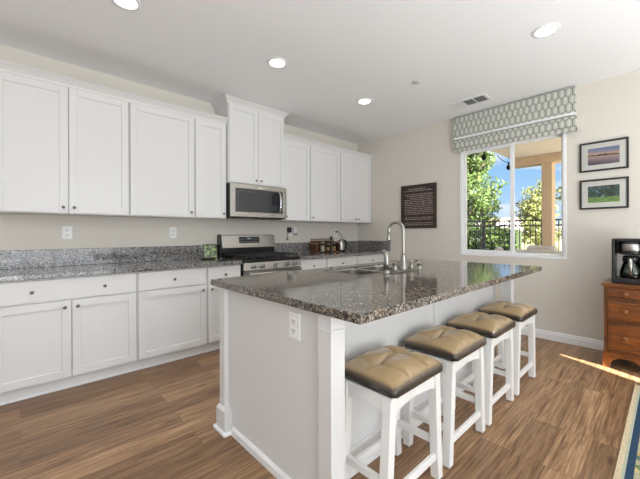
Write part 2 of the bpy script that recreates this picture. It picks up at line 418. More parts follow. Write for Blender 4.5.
base(3.655, 4.370, [(3.663, 4.340, (4.0,))], [(3.663, 3.999, 1), (4.003, 4.340, -1)], 'white base cabinet in the corner by the window wall')

# countertops and backsplashes along the back wall
CY = 3.114
tag(obj('countertop', B(-.165, 1.753, CY, ROOM_Y1 - .001, .876, .914), M_GRANB, None, .004), 'speckled grey granite countertop left of the range', 'countertop')
tag(obj('countertop', B(2.552, ROOM_X1 - .001, CY, ROOM_Y1 - .001, .876, .914), M_GRANB, None, .004), 'speckled granite countertop right of the range, in the corner', 'countertop')
tag(obj('backsplash', B(-.165, 1.753, ROOM_Y1 - .021, ROOM_Y1 - .001, .914, 1.068), M_GRANB, None, .003), 'low grey granite backsplash strip left of the range', 'backsplash')
tag(obj('backsplash', B(2.552, ROOM_X1 - .022, ROOM_Y1 - .021, ROOM_Y1 - .001, .914, 1.068), M_GRANB, None, .003), 'low granite backsplash strip behind the spice rack', 'backsplash')
tag(obj('backsplash', B(ROOM_X1 - .021, ROOM_X1 - .001, CY - .06, ROOM_Y1 - .022, .914, 1.075), M_GRANB, None, .003), 'short granite backsplash return on the window wall', 'backsplash')

# ------------------------------------------------------------------ outlets
def outlet_y(x, z, label, y=None, h=.118, w=.074):
    y = ROOM_Y1 if y is None else y
    t = thing('wall_outlet', label, 'outlet', (x, y, z), 'white duplex outlets')
    obj('cover_plate', B(x - w / 2, x + w / 2, y - .006, y, z - h / 2, z + h / 2), M_WPLASTIC, t, .002)
    for dz in (.021, -.021):
        s = obj('socket', B(x - .017, x + .017, y - .0085, y - .006, z + dz - .0145, z + dz + .0145), M_WPLASTIC, t, .004)
        bm = new(); box(bm, x - .009, x - .0055, y - .0092, y - .0084, z + dz - .003, z + dz + .007); box(bm, x + .0055, x + .009, y - .0092, y - .0084, z + dz - .003, z + dz + .007)
        box(bm, x - .0025, x + .0025, y - .0092, y - .0084, z + dz - .011, z + dz - .006); obj('slots', bm, M_SLOT, s)
    return t
o1 = outlet_y(.318, 1.217, 'white outlet on the back wall at the left, under the two-door wall cabinet')
copy_thing(o1, (.928, 0, -.003), 'white outlet on the back wall under the wide single-door wall cabinet')
copy_thing(o1, (2.555, 0, .0), 'white outlet right of the range with a black adapter plugged in')
copy_thing(o1, (3.495, 0, -.01), 'white outlet above the kettle near the corner')

# ------------------------------------------------------------------ microwave
def build_microwave():
    x0, x1, yf, z0, z1 = 1.741, 2.519, 3.350, 1.385, 1.782
    t = thing('microwave', 'stainless over-the-range microwave with dark glass door', 'microwave', ((x0 + x1) / 2, ROOM_Y1, z0))
    obj('housing', B(x0, x1, yf + .030, ROOM_Y1 - .001, z0, z1), M_BLACK, t, .002)
    d = new(); frame(d, 'y', yf, yf + .028, x0, x1, z0 + .012, z1 - .002, .057); obj('door_frame', d, M_STEEL, t, .004)
    obj('door_window', B(x0 + .057, 2.36, yf + .004, yf + .024, z0 + .069, z1 - .059), M_BGLASS, t, .001)
    obj('window_screen', B(x0 + .115, 2.30, yf + .0025, yf + .004, z0 + .10, z1 - .10), pm('perforated_dark_screen', srgb(52, 54, 58), .18), t)
    obj('control_panel', B(2.364, x1 - .057, yf + .003, yf + .024, z0 + .069, z1 - .059), M_BGLASS, t, .001)
    bm = new(); pts = [(2.395, yf - .002, 1.45), (2.395, yf - .030, 1.475), (2.395, yf - .044, 1.53), (2.395, yf - .047, 1.585), (2.395, yf - .044, 1.64), (2.395, yf - .030, 1.695), (2.395, yf - .002, 1.72)]
    tube(bm, pts, .0115, 12); obj('handle', bm, M_CHROME, t, smooth=True)
    bm = new(); box(bm, x0 + .04, x1 - .04, yf + .045, 3.60, z0 - .006, z0 - .0005); obj('bottom_vent', bm, M_BLACK, t)
    obj('badge', B(2.11, 2.155, yf - .001, yf, z1 - .042, z1 - .026), M_CHROME, t)
build_microwave()

# ------------------------------------------------------------------ gas range
def build_range():
    x0, x1 = 1.760, 2.544; yf = 3.085
    t = thing('gas_range', 'stainless and black gas range between the base cabinets', 'range', ((x0 + x1) / 2, 3.4, 0))
    obj('body', B(x0, x1, yf + .04, ROOM_Y1 - .004, .03, .885), M_BLACK, t, .003)
    for lx in (x0 + .05, x1 - .05):
        for ly in (yf + .09, ROOM_Y1 - .08): obj('foot', cyl(new(), (lx, ly, 0), .018, .03), M_BPLASTIC, t)
    obj('cooktop', B(x0 - .002, x1 + .002, yf + .02, 3.655, .885, .918), M_BLACK, t, .006)
    bm = new(); prism(bm, [(yf, .800), (yf + .045, .800), (yf + .045, .884), (yf + .012, .884)], 'x', x0, x1); obj('control_panel', bm, M_STEEL, t, .003)
    for kx in (1.872, 1.985, 2.154, 2.325, 2.437):
        bm = new(); lathe(bm, [(.024, 0), (.024, .006), (.021, .010), (.019, .028), (.017, .032), (0, .032)], (kx, yf + .006, .842), (0, -1, .1), 18); k = obj('knob', bm, M_STEEL, t)
        obj('grip', B(kx - .004, kx + .004, yf - .040, yf - .024, .825, .862), M_KNOB, k, .002)
    obj('oven_door', B(x0 + .003, x1 - .003, yf, yf + .038, .235, .792), M_STEEL, t, .004)
    obj('oven_window', B(x0 + .13, x1 - .13, yf - .002, yf + .001, .34, .66), M_BGLASS, t, .001)
    obj('drawer_front', B(x0 + .003, x1 - .003, yf, yf + .038, .055, .228), M_STEEL, t, .004)
    bm = new(); tube(bm, [(x0 + .04, yf - .045, .765), (x1 - .04, yf - .045, .765)], .012, 12)
    for hx in (x0 + .07, x1 - .07): tube(bm, [(hx, yf + .001, .765), (hx, yf - .045, .765)], .009, 8)
    obj('oven_handle', bm, M_STEEL, t, smooth=True)
    # back guard
    obj('backguard_base', B(x0, x1, 3.66, ROOM_Y1 - .004, .885, 1.035), M_BLACK, t, .004)
    bm = new(); prism(bm, [(3.635, 1.025), (3.665, 1.185), (3.72, 1.190), (ROOM_Y1 - .004, 1.16), (ROOM_Y1 - .004, 1.025)], 'x', x0 + .02, x1 - .0)
    obj('backguard', bm, M_STEEL, t, .006)
    bm = new(); prism(bm, [(3.632, 1.02), (3.662, 1.19), (3.722, 1.196), (ROOM_Y1 - .004, 1.165), (ROOM_Y1 - .004, 1.02)], 'x', x0 - .002, x0 + .02)
    obj('end_cap', bm, M_BLACK, t, .003)
    ang = math.atan2(.03, .16)
    def slab(xa, xb, za, zb, pr, th=.003):
        f = lambda z: 3.635 + (z - 1.025) * .03 / .16
        b_ = new(); prism(b_, [(f(za) - pr, za), (f(zb) - pr, zb), (f(zb) - pr + th + .003, zb), (f(za) - pr + th + .003, za)], 'x', xa, xb); return b_
    obj('display_panel', slab(2.005, 2.300, 1.083, 1.160, .003), M_BLACK, t)
    bm = new(); random.seed(3)
    for i in range(4):
        b_ = slab(2.125 + i * .014, 2.134 + i * .014, 1.132, 1.147, .004, .001); me = bpy.data.meshes.new('x'); b_.to_mesh(me); b_.free(); bm.from_mesh(me); bpy.data.meshes.remove(me)
    obj('clock_digits', bm, M_SEAM, t)
    bm = new()
    for r_ in range(2):
        for i in range(11):
            if r_ == 1 and 4 <= i <= 6: continue
            xx = 2.016 + i * .0255
            b_ = slab(xx, xx + .012, 1.096 + r_ * .034, 1.101 + r_ * .034, .004, .001); me = bpy.data.meshes.new('x'); b_.to_mesh(me); b_.free(); bm.from_mesh(me); bpy.data.meshes.remove(me)
    obj('button_marks', bm, pm('pale_print', srgb(170, 172, 175), .5), t)
    # burners and grates
    for bx, by in ((1.93, 3.24), (1.93, 3.50), (2.152, 3.37), (2.375, 3.24), (2.375, 3.50)):
        bm = new(); lathe(bm, [(.055, .0), (.055, .006), (.040, .010), (.038, .018), (.034, .022), (0, .023)], (bx, by, .917), n=20); obj('burner', bm, M_IRON, t)
    for gx0, gx1 in ((x0 + .03, x0 + .268), (x0 + .272, x1 - .272), (x1 - .268, x1 - .03)):
        bm = new(); g0, g1 = yf + .045, 3.63; zt = .952
        for yy in (g0, (g0 + g1) / 2, g1): bar(bm, (gx0, yy, zt), (gx1, yy, zt), .012, .016)
        for xx in (gx0 + .006, gx1 - .006, (gx0 + gx1) / 2): bar(bm, (xx, g0, zt), (xx, g1, zt), .012, .016)
        for q in (.25, .75):
            yy = g0 + (g1 - g0) * q; bar(bm, (gx0, yy, zt + .002), (gx1, yy, zt + .002), .009, .014)
        for xx in (gx0 + .008, gx1 - .008):
            for yy in (g0 + .004, g1 - .004, (g0 + g1) / 2): bar(bm, (xx, yy, .917), (xx, yy, zt), .012)
        obj('grate', bm, M_IRON, t, .002)
build_range()

# ------------------------------------------------------------------ island
IX0, IX1, IY0, IY1 = .887, 3.290, .7486, 1.981
PX = .937   # recessed end panel face
KY = 1.100  # knee wall face
def build_island():
    t = thing('kitchen_island', 'white panelled kitchen island with square corner posts', 'island', (2.1, 1.5, 0))
    obj('end_panel', B(PX, PX + .02, KY + .02, 1.90, 0, .876), M_ISL, t)
    obj('end_wing', B(PX, PX + .02, 1.0, KY + .02, 0, .876), M_ISL, t)
    obj('knee_wall', B(PX + .02, 3.222, KY, KY + .02, 0, .876), M_ISL, t)
    obj('far_end_panel', B(3.202, 3.222, KY + .02, 1.90, 0, .876), M_ISL, t)
    obj('cabinet_front', B(PX + .02, 3.195, 1.88, 1.90, .1, .876), M_ISL, t)
    obj('cabinet_floor', B(PX + .02, 3.195, KY + .02, 1.88, .08, .1), M_ISL, t)
    obj('toe_kick', B(PX + .02, 3.195, 1.82, 1.835, 0, .08), M_ISL, t)
    xs = [PX + .03, 1.47, 1.96, 2.46, 3.19]
    for a, b_ in zip(xs, xs[1:]):
        bm = new(); frame(bm, 'y', 1.9005, 1.9195, a, b_ - .006, .106, .862, .058); box(bm, a + .056, b_ - .062, 1.9005, 1.9105, .162, .806)
        d = obj('door', bm, M_ISL, t, .0018); kb = new(); lathe(kb, [(.006, 0), (.006, .012), (.014, .02), (.012, .027), (0, .029)], (b_ - .04, 1.9195, .80), (0, 1, 0), 12); obj('knob', kb, M_KNOB, d)
    # near-end posts
    def post(xa, xb, ya, yb, plinth):
        p = obj('post', B(xa, xb, ya, yb, .0, .876), M_ISL, t, .002)
        bm = new(); frame(bm, 'z', .806, .812, xa - .004, xb + .004, ya - .004, yb + .004, .012); obj('post_band', bm, M_ISL, p, .0015)
        if plinth:
            bm = new(); box(bm, xa - .018, xb, ya - .040, yb + .010, .018, .135); obj('plinth_block', bm, M_ISL, p, .003)
            bm = new(); prism(bm, [(xa - .018, .135), (xa - .004, .150), (xb, .150), (xb, .135)], 'y', ya - .026, yb + .004); obj('plinth_cap', bm, M_ISL, p)
            bm = new(); box(bm, xa - .034, xb, ya - .064, yb + .026, 0, .022); obj('plinth_shoe', bm, M_TRIM, p, .006)
        return p
    post(.910, PX + .001, 1.843, 1.905, True)
    post(.910, .990, .919, .998, False)
    post(3.172, 3.250, .953, 1.035, False)
    # base shoe along the end, baseboard along the knee wall
    obj('end_shoe_moulding', prism(new(), [(PX - .014, 0), (PX, 0), (PX, .048), (PX - .006, .048), (PX - .014, .036)], 'y', 1.0, 1.778), M_TRIM, t)
    obj('knee_baseboard', prism(new(), [(KY - .030, 0), (KY, 0), (KY, .115), (KY - .010, .115), (KY - .014, .100), (KY - .014, .030), (KY - .030, .018)], 'x', .992, 3.171), M_TRIM, t)
    obj('batten', B(2.075, 2.115, KY - .006, KY, .115, .876), M_ISL, t, .001)
build_island()
SX0, SX1, SY0, SY1 = 1.735, 2.435, 1.445, 1.845
def build_island_top():
    bm = new()
    def ring(z, hole): 
        o = [bm.verts.new(p) for p in ((IX0, IY0, z), (IX1, IY0, z), (IX1, IY1, z), (IX0, IY1, z))]
        i = [bm.verts.new(p) for p in ((SX0, SY0, z), (SX1, SY0, z), (SX1, SY1, z), (SX0, SY1, z))]
        return o, i
    o0, i0 = ring(.8765, 1); o1_, i1 = ring(.914, 1)
    for k in range(4):
        j = (k + 1) % 4
        bm.faces.new((o1_[k], o1_[j], i1[j], i1[k])); bm.faces.new((o0[j], o0[k], i0[k], i0[j]))
        bm.faces.new((o0[k], o0[j], o1_[j], o1_[k])); bm.faces.new((i0[j], i0[k], i1[k], i1[j]))
    tag(obj('island_countertop', bm, M_GRAN, None, .004), 'speckled tan granite slab topping the island, cut out for the sink', 'countertop')
build_island_top()
# outlet on the island end panel
def build_island_outlet():
    x, y, z = PX, 1.183, .775
    t = thing('wall_outlet', 'white outlet on the end panel of the island', 'outlet', (x, y, z), 'white duplex outlets')
    obj('cover_plate', B(x - .007, x, y - .039, y + .039, z - .060, z + .062), M_WPLASTIC, t, .0025)
    for dz in (.022, -.022):
        s = obj('socket', B(x - .0095, x - .007, y - .018, y + .018, z + dz - .0155, z + dz + .0155), M_WPLASTIC, t, .004)
        bm = new(); box(bm, x - .0102, x - .0094, y - .010, y - .006, z + dz - .003, z + dz + .008); box(bm, x - .0102, x - .0094, y + .006, y + .010, z + dz - .003, z + dz + .008)
        box(bm, x - .0102, x - .0094, y - .003, y + .003, z + dz - .012, z + dz - .006); obj('slots', bm, M_SLOT, s)
build_island_outlet()
# sink
def build_sink():
    t = thing('kitchen_sink', 'stainless double-bowl sink set into the island granite', 'sink', ((SX0 + SX1) / 2, (SY0 + SY1) / 2, .70))
    xm = 2.10; bowls = ((SX0 + .004, xm - .012, .66), (xm + .012, SX1 - .004, .70))
    for xa, xb, zb in bowls:
        bm = new(); n = 5; r = .05
        def rr(inset, z):
            pts = []
            a0, a1, c0, c1 = xa + inset, xb - inset, SY0 + .004 + inset, SY1 - .004 - inset
            for cx, cy, s in ((a1 - r, c1 - r, 0), (a0 + r, c1 - r, 1), (a0 + r, c0 + r, 2), (a1 - r, c0 + r, 3)):
                for k in range(n + 1):
                    an = (s + k / n) * PI / 2; pts.append((cx + r * math.cos(an), cy + r * math.sin(an), z))
            return [bm.verts.new(p) for p in pts]
        rings = [rr(-.003, .9055), rr(0, .9055), rr(0, .896), rr(.004, zb + .05), rr(.012, zb + .015), rr(.035, zb)]
        for A, Bv in zip(rings, rings[1:]):
            for k in range(len(A)):
                j = (k + 1) % len(A); f = bm.faces.new((A[k], A[j], Bv[j], Bv[k])); f.smooth = True
        bm.faces.new(rings[-1])
        bw = obj('bowl', bm, M_STEEL, t)
        bm = new(); lathe(bm, [(.045, .0005), (.045, .004), (.03, .002), (0, .001)], ((xa + xb) / 2, (SY0 + SY1) / 2, zb)); obj('drain', bm, M_CHROME, bw)
    obj('divider', B(xm - .0115, xm + .0115, SY0 + .002, SY1 - .002, .84, .900), M_STEEL, t, .006)
build_sink()
def build_faucet():
    z = .914; y = 1.372
    t = thing('faucet', 'tall brushed nickel gooseneck faucet with deck plate behind the sink', 'faucet', (2.17, y, z))
    obj('deck_plate', B(1.95, 2.31, y - .028, y + .028, z, z + .012), M_NICKEL, t, .006, 3)
    bm = new(); lathe(bm, [(.030, .012), (.030, .02), (.024, .035), (.021, .08), (.019, .115), (.0165, .125), (0, .125)], (2.130, y, z)); obj('spout_base', bm, M_NICKEL, t)
    pts = [(2.130, y, z + .12 + .02 * i) for i in range(10)]
    zc = z + .315; R = .058
    for i in range(1, 15):
        a = PI * (i / 14) * 1.0; pts.append((2.130 - .02 * (1 - math.cos(a)) / 2, y + R - R * math.cos(a), zc + R * math.sin(a)))
    pts += [(2.110, y + 2 * R, zc - .012), (2.110, y + 2 * R + .002, zc - .035)]
    bm = new(); tube(bm, pts, .0125, 14); obj('gooseneck', bm, M_NICKEL, t, smooth=True)
    bm = new(); lathe(bm, [(.013, 0), (.014, -.02), (.019, -.045), (.020, -.055), (0, -.055)], (2.110, y + 2 * R + .002, zc - .03)); obj('spray_head', bm, M_NICKEL, t)
    for hx, dx in ((2.02, -1), (2.24, 1)):
        bm = new(); lathe(bm, [(.021, .012), (.021, .022), (.015, .034), (.0145, .060), (.018, .066), (.015, .078), (0, .08)], (hx, y, z)); h = obj('handle', bm, M_NICKEL, t)
        bm = new(); bar(bm, (hx, y, z + .072), (hx + dx * .010, y - .052, z + .082), .014, .008); obj('lever', bm, M_NICKEL, h, .003)
build_faucet()
def build_sprayer():
    t = thing('side_sprayer', 'tapered nickel side sprayer standing left of the faucet', 'sprayer', (1.925, 1.378, .914))
    bm = new(); lathe(bm, [(.026, 0), (.026, .006), (.021, .02), (.018, .03), (0, .03)], (1.925, 1.378, .914)); obj('base', bm, M_NICKEL, t)
    bm = new(); tube(bm, [(1.925, 1.378, .94), (1.925, 1.378, .99), (1.925, 1.380, 1.035), (1.927, 1.386, 1.058), (1.932, 1.404, 1.070), (1.936, 1.424, 1.066)], [.021, .020, .019, .019, .018, .014], 12); obj('spray_wand', bm, M_NICKEL, t, smooth=True)
    bm = new(); cyl(bm, (1.937, 1.424, 1.066), .012, .006, (0, 1, -.2), 12); obj('nozzle', bm, M_BPLASTIC, t)
build_sprayer()
def build_soap():
    t = thing('soap_dispenser', 'short nickel soap dispenser at the right of the faucet', 'soap dispenser', (2.36, 1.372, .914))
    bm = new(); lathe(bm, [(.024, 0), (.024, .004), (.019, .010), (.019, .040), (.021, .042), (.021, .056), (0, .058)], (2.36, 1.372, .914)); obj('body', bm, M_NICKEL, t)
    bm = new(); tube(bm, [(2.36, 1.372, .972), (2.36, 1.385, .982), (2.36, 1.425, .978)], .006, 8); obj('pump_spout', bm, M_NICKEL, t, smooth=True)
build_soap()

# ------------------------------------------------------------------ bar stools
def build_stool(cx):
    cy = .9000
    t = thing('bar_stool', '', 'stool', (cx, cy, 0), 'backless leather stools along the island')
    zb, zt = .538, .583; hx, hy = .205, .160
    # cushion
    N1, N2 = 88, 70; bm = new(); lay = bm.verts.layers.float.new('edge_dark')
    tufts = [(-.092, .012), (.092, .012)]
    def top(u, v):
        x, y = u * hx, v * hy
        edge = min((1 - abs(u)) * hx, (1 - abs(v)) * hy)
        dome = (1 - abs(u) ** 2.6) * (1 - abs(v) ** 2.6)
        z = zt + .054 * dome ** .55 - .006
        g = lambda d, w: math.exp(-(d / w) ** 2)
        fade = min(1, edge / .035)
        for tx, ty in tufts:
            r = math.hypot(x - tx, y - ty); z -= .036 * g(r, .018) + .020 * g(r, .055)
            z -= .019 * g(x - tx - (y - ty) * .10 * (1 if tx > 0 else -1), .0085) * (.35 + .65 * min(1, abs(y - ty) / .04 + .3)) * fade
        z -= .017 * g(y - .012, .0085) * fade * (1 if abs(x) < .095 else max(0, 1 - (abs(x) - .095) / .1))
        # loose folds of the hide
        z += .0045 * math.sin(31 * x + 17 * y + 2.0 * math.sin(23 * y)) * fade * .7
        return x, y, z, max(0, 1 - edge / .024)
    grid = []
    for j in range(N2 + 1):
        row = []
        for i in range(N1 + 1):
            u = -1 + 2 * i / N1; v = -1 + 2 * j / N2
            u = math.sin(u * PI / 2) * .35 + u * .65; v = math.sin(v * PI / 2) * .35 + v * .65
            x, y, z, e = top(u, v)
            # rounded plan corners
            ru = max(0, abs(x) - (hx - .025)); rv = max(0, abs(y) - (hy - .025))
            if ru > 0 and rv > 0:
                l = math.hypot(ru, rv); k = min(1, max(ru, rv) / l); x = math.copysign(hx - .025 + ru * k, x); y = math.copysign(hy - .025 + rv * k, y)
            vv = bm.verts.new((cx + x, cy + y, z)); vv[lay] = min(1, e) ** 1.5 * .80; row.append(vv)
        grid.append(row)
    for j in range(N2):
        for i in range(N1): bm.faces.new((grid[j][i], grid[j][i + 1], grid[j + 1][i + 1], grid[j + 1][i])).smooth = True
    loop = grid[0][:] + [grid[j][N1] for j in range(1, N2 + 1)] + grid[N2][N1 - 1::-1] + [grid[j][0] for j in range(N2 - 1, 0, -1)]
    prev = loop
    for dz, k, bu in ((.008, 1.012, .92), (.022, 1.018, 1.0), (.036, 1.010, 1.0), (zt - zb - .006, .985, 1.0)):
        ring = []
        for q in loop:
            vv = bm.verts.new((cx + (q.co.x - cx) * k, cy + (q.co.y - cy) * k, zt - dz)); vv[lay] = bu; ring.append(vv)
        for a in range(len(loop)):
            b_ = (a + 1) % len(loop); bm.faces.new((prev[a], ring[a], ring[b_], prev[b_])).smooth = True
        prev = ring
    bm.faces.new(prev)
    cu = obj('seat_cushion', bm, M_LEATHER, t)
    for tx, ty in tufts:
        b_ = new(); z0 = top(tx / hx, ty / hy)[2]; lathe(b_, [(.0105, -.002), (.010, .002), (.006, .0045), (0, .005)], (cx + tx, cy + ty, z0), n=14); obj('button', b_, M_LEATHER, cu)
    # nailhead trim
    bm = new(); sp = .0135
    def nail(x, y, d): lathe(bm, [(.0045, 0), (.0038, .0022), (0, .0032)], (x, y, zb + .010), d, 6)
    n_ = int(2 * (hx - .02) / sp)
    for i in range(n_ + 1):
        x = cx - hx + .02 + i * (2 * hx - .04) / n_; nail(x, cy - hy * .993, (0, -1, 0)); nail(x, cy + hy * .993, (0, 1, 0))
    n_ = int(2 * (hy - .02) / sp)
    for i in range(n_ + 1):
        y = cy - hy + .02 + i * (2 * hy - .04) / n_; nail(cx - hx * .993, y, (-1, 0, 0)); nail(cx + hx * .993, y, (1, 0, 0))
    o = obj('nailhead_trim', bm, M_NAIL, cu, smooth=True); o['kind'] = 'stuff'
    # frame
    W = .043
    obj('seat_board', B(cx - .200, cx + .200, cy - .142, cy + .142, zb - .010, zb + .001), M_STOOLW, t, .002)
    def leg(sx, sy):
        bm = new(); tp = Vector((cx + sx * (.204 - W / 2), cy + sy * (.1415 - W / 2), zb - .010)); bt = Vector((cx + sx * (.2360 - W / 2), cy + sy * (.1375 - W / 2), .006))
        V = []
        for c, h in ((bt, W / 2), (tp, W / 2)):
            V.append([bm.verts.new(c + Vector((a * h, b_ * h, 0))) for a, b_ in ((-1, -1), (1, -1), (1, 1), (-1, 1))])
        bm.faces.new(V[0][::-1]); bm.faces.new(V[1])
        for k in range(4): bm.faces.new((V[0][k], V[0][(k + 1) % 4], V[1][(k + 1) % 4], V[1][k]))
        l = obj('leg', bm, M_STOOLW, t, .003)
        obj('foot_pad', cyl(new(), (bt.x, bt.y, 0), .014, .006), M_BPLASTIC, l)
    for sx in (-1, 1):
        for sy in (-1, 1): leg(sx, sy)
    def lx(z): return .204 + (.2360 - .204) * (zb - z) / zb - W / 2
    def apron(a, b_, along):
        bm = new(); n = 14; up_ = zb - .010; out = []
        L = b_ - a
        low = [(a + L * i / n, up_ - .068 + .020 * math.sin(PI * i / n)) for i in range(n + 1)]
        return [(a, up_), ] + low + [(b_, up_)]
    for sy in (-1, 1):
        yy = cy + sy * (.1415 - W / 2); xl = lx(.50) - W / 2 + .003
        obj('apron', prism(new(), apron(cx - xl, cx + xl, 'x'), 'y', yy - .010, yy + .010), M_STOOLW, t)
        z = .118; xl = lx(z) - W / 2 + .004; yb = cy + sy * (.1382 - W / 2)
        bm = new(); bar(bm, (cx - xl, yb, z), (cx + xl, yb, z), .020, .034); obj('stretcher', bm, M_STOOLW, t, .003)
    for sx in (-1, 1):
        xx = cx + sx * lx(.50)
        obj('apron', prism(new(), apron(cy - .1415 + W - .003, cy + .1415 - W + .003, 'y'), 'x', xx - .010, xx + .010), M_STOOLW, t)
        z = .185; bm = new(); xx = cx + sx * lx(z); bar(bm, (xx, cy - .1385 + W - .004, z), (xx, cy + .1385 - W + .004, z), .020, .034); obj('stretcher', bm, M_STOOLW, t, .003)
    return t
SCX = (1.290, 1.833, 2.366, 2.915)
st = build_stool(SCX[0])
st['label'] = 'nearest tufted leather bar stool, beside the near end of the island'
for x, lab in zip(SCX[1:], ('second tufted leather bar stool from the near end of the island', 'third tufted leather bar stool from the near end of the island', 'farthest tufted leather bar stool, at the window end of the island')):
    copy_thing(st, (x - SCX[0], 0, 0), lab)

# ------------------------------------------------------------------ wall art
def build_picture(z0, z1, label, mat):
    y0, y1, x = .272, .651, ROOM_X1
    t = thing('framed_picture', label, 'picture', (x, (y0 + y1) / 2, z0), 'landscape prints on the window wall')
    bm = new(); frame(bm, 'x', x - .024, x - .001, y0, y1, z0, z1, .017); obj('picture_frame', bm, M_BFRAME, t, .002)
    obj('mat_board', B(x - .010, x - .006, y0 + .015, y1 - .015, z0 + .015, z1 - .015), M_MAT, t)
    zc, yc = (z0 + z1) / 2, (y0 + y1) / 2
    obj('print', B(x - .0112, x - .0102, yc - .122, yc + .122, zc - .085, zc + .085), mat, t, origin=(x, yc, zc))
    obj('glazing', B(x - .0165, x - .015, y0 + .016, y1 - .016, z0 + .016, z1 - .016), M_GLASS, t)
def mat_sunset():
    mt = pm('sunset_lake_print', (.5, .5, .5), .6); b = NB(mt); v = b.coord(); s = b.sep(v); z = b.m('ADD', b.m('DIVIDE', s[2], .17), .5)
    z = b.m('ADD', z, b.m('MULTIPLY', s[1], -.25))
    n = b.noise(b.coord((1, 14, 34)), 2, 4); zz = b.m('ADD', z, b.m('MULTIPLY', b.m('SUBTRACT', n, .5), .16))
    c = b.ramp(zz, [(0, srgb(86, 84, 100)), (.22, srgb(142, 120, 128)), (.40, srgb(178, 150, 146)), (.50, srgb(190, 160, 150)), (.53, srgb(52, 42, 36)), (.585, srgb(60, 46, 38)), (.60, srgb(226, 186, 140)), (.72, srgb(176, 156, 164)), (.86, srgb(130, 144, 174)), (1, srgb(112, 134, 172))])
    b.color(c); return mt
def mat_meadow():
    mt = pm('trees_on_lawn_print', (.3, .4, .2), .6); b = NB(mt); v = b.coord(); s = b.sep(v); z = b.m('ADD', b.m('DIVIDE', s[2], .17), .5)
    n = b.noise(v, 34, 6, .7); sky = b.noise(b.coord((1, 22, 26)), 1, 2)
    trees = b.ramp(n, [(.35, srgb(22, 40, 26)), (.52, srgb(50, 82, 52)), (.64, srgb(110, 146, 176)), (.72, srgb(186, 206, 226))])
    lawn = b.ramp(b.noise(b.coord((1, 8, 40)), 3, 3), [(.35, srgb(92, 138, 56)), (.65, srgb(148, 182, 88))])
    c = b.mix(b.ramp(z, [(.30, (0, 0, 0, 1)), (.34, (1, 1, 1, 1))]), lawn, trees)
    b.color(c); return mt
build_picture(1.835, 2.138, 'upper framed print of a pink sunset over a lake, black frame', mat_sunset())
build_picture(1.445, 1.751, 'lower framed print of dark trees over a green lawn, black frame', mat_meadow())

def build_sign():
    y0, y1, z0, z1, x = 2.262, 2.838, 1.275, 1.926, ROOM_X1
    t = thing('wall_sign', 'dark brown framed plaque covered in lines of small pale writing', 'sign', (x, (y0 + y1) / 2, z0))
    bm = new(); frame(bm, 'x', x - .030, x - .001, y0, y1, z0, z1, .030); obj('sign_frame', bm, M_FRAMEW, t, .003)
    obj('sign_board', B(x - .016, x - .004, y0 + .028, y1 - .028, z0 + .028, z1 - .028), pm('dark_plum_board', srgb(54, 42, 42), .6), t)
    rnd = random.Random(11); bm = new()
    rows = 21; zt = z1 - .062; dz = (z1 - z0 - .115) / (rows - 1)
    for r in range(rows):
        z = zt - r * dz
        if r in (2, 15, 18): continue
        a0, a1 = y0 + .058, y1 - .058
        if r == 0: a0, a1 = y0 + .16, y1 - .12
        if r in (4, 5): a1 -= rnd.uniform(.02, .16)
        y = a1; h = .0135 if r < 2 else .0115
        while y > a0:
            for q in range(rnd.randint(2, 8)):
                if y < a0: break
                w = rnd.choice((.005, .0065, .0075)); k = rnd.random()
                xf = (x - .0175, x - .0155)
                if k < .35: box(bm, *xf, y - .002, y, z - h / 2, z + h / 2); box(bm, *xf, y - w, y - .002, z + h / 2 - .0025, z + h / 2)
                elif k < .6: box(bm, *xf, y - .002, y, z - h / 2, z + h / 2); box(bm, *xf, y - w, y - .002, z - h / 2, z - h / 2 + .0025)
                elif k < .8: box(bm, *xf, y - .002, y, z - h / 2, z + h / 2); box(bm, *xf, y - w, y - w + .002, z - h / 2, z + h / 2); box(bm, *xf, y - w + .002, y - .002, z - .0012, z + .0012)
                else: box(bm, *xf, y - w, y, z + h / 2 - .0025, z + h / 2); box(bm, *xf, y - w / 2 - .001, y - w / 2 + .001, z - h / 2, z + h / 2 - .0025)
                y -= w + .0025
            y -= .008
    obj('lettering', bm, pm('pale_lettering', srgb(206, 186, 172), .7), t)
build_sign()

# ------------------------------------------------------------------ roman shade over the window
def mat_fabric():
    mt = pm('trellis_fabric', (.6, .6, .5), .9); b = NB(mt); v = b.coord(); s = b.sep(v)
    Y, Z = s[1], s[2]; p, q = .060, .165
    tri = lambda t: b.m('ABSOLUTE', b.m('SUBTRACT', b.m('MULTIPLY', b.m('FRACT', t), 2), 1))          # 1..0..1
    def lines(sgn):
        zz = b.m('DIVIDE', Z, q); yy = b.m('DIVIDE', Y, p)
        zig = b.m('MINIMUM', b.m('MAXIMUM', b.m('MULTIPLY_ADD', tri(zz), 2.6, -.8), 0.0), 1.0)          # flattened zigzag
        return b.m('ABSOLUTE', b.m('SUBTRACT', b.m('FRACT', b.m('ADD', yy, b.m('MULTIPLY', zig, .5 * sgn))), .5))
    def band(d, c, w): return b.m('LESS_THAN', b.m('ABSOLUTE', b.m('SUBTRACT', d, c)), w)
    da, db = lines(1), lines(-1)
    near = b.m('MINIMUM', da, db)
    L1 = b.m('MAXIMUM', band(near, .0, .085), b.m('MULTIPLY', band(near, .21, .035), .75))
    wv = b.noise(b.coord((1, 220, 220)), 2, 2)
    base = b.ramp(wv, [(.3, srgb(194, 194, 182)), (.7, srgb(212, 212, 202))])
    c = b.mix(b.m('MULTIPLY', L1, .9), base, srgb(104, 109, 100))
    b.color(c); b.bump(wv, .2, .002); return mt
M_FAB = mat_fabric()
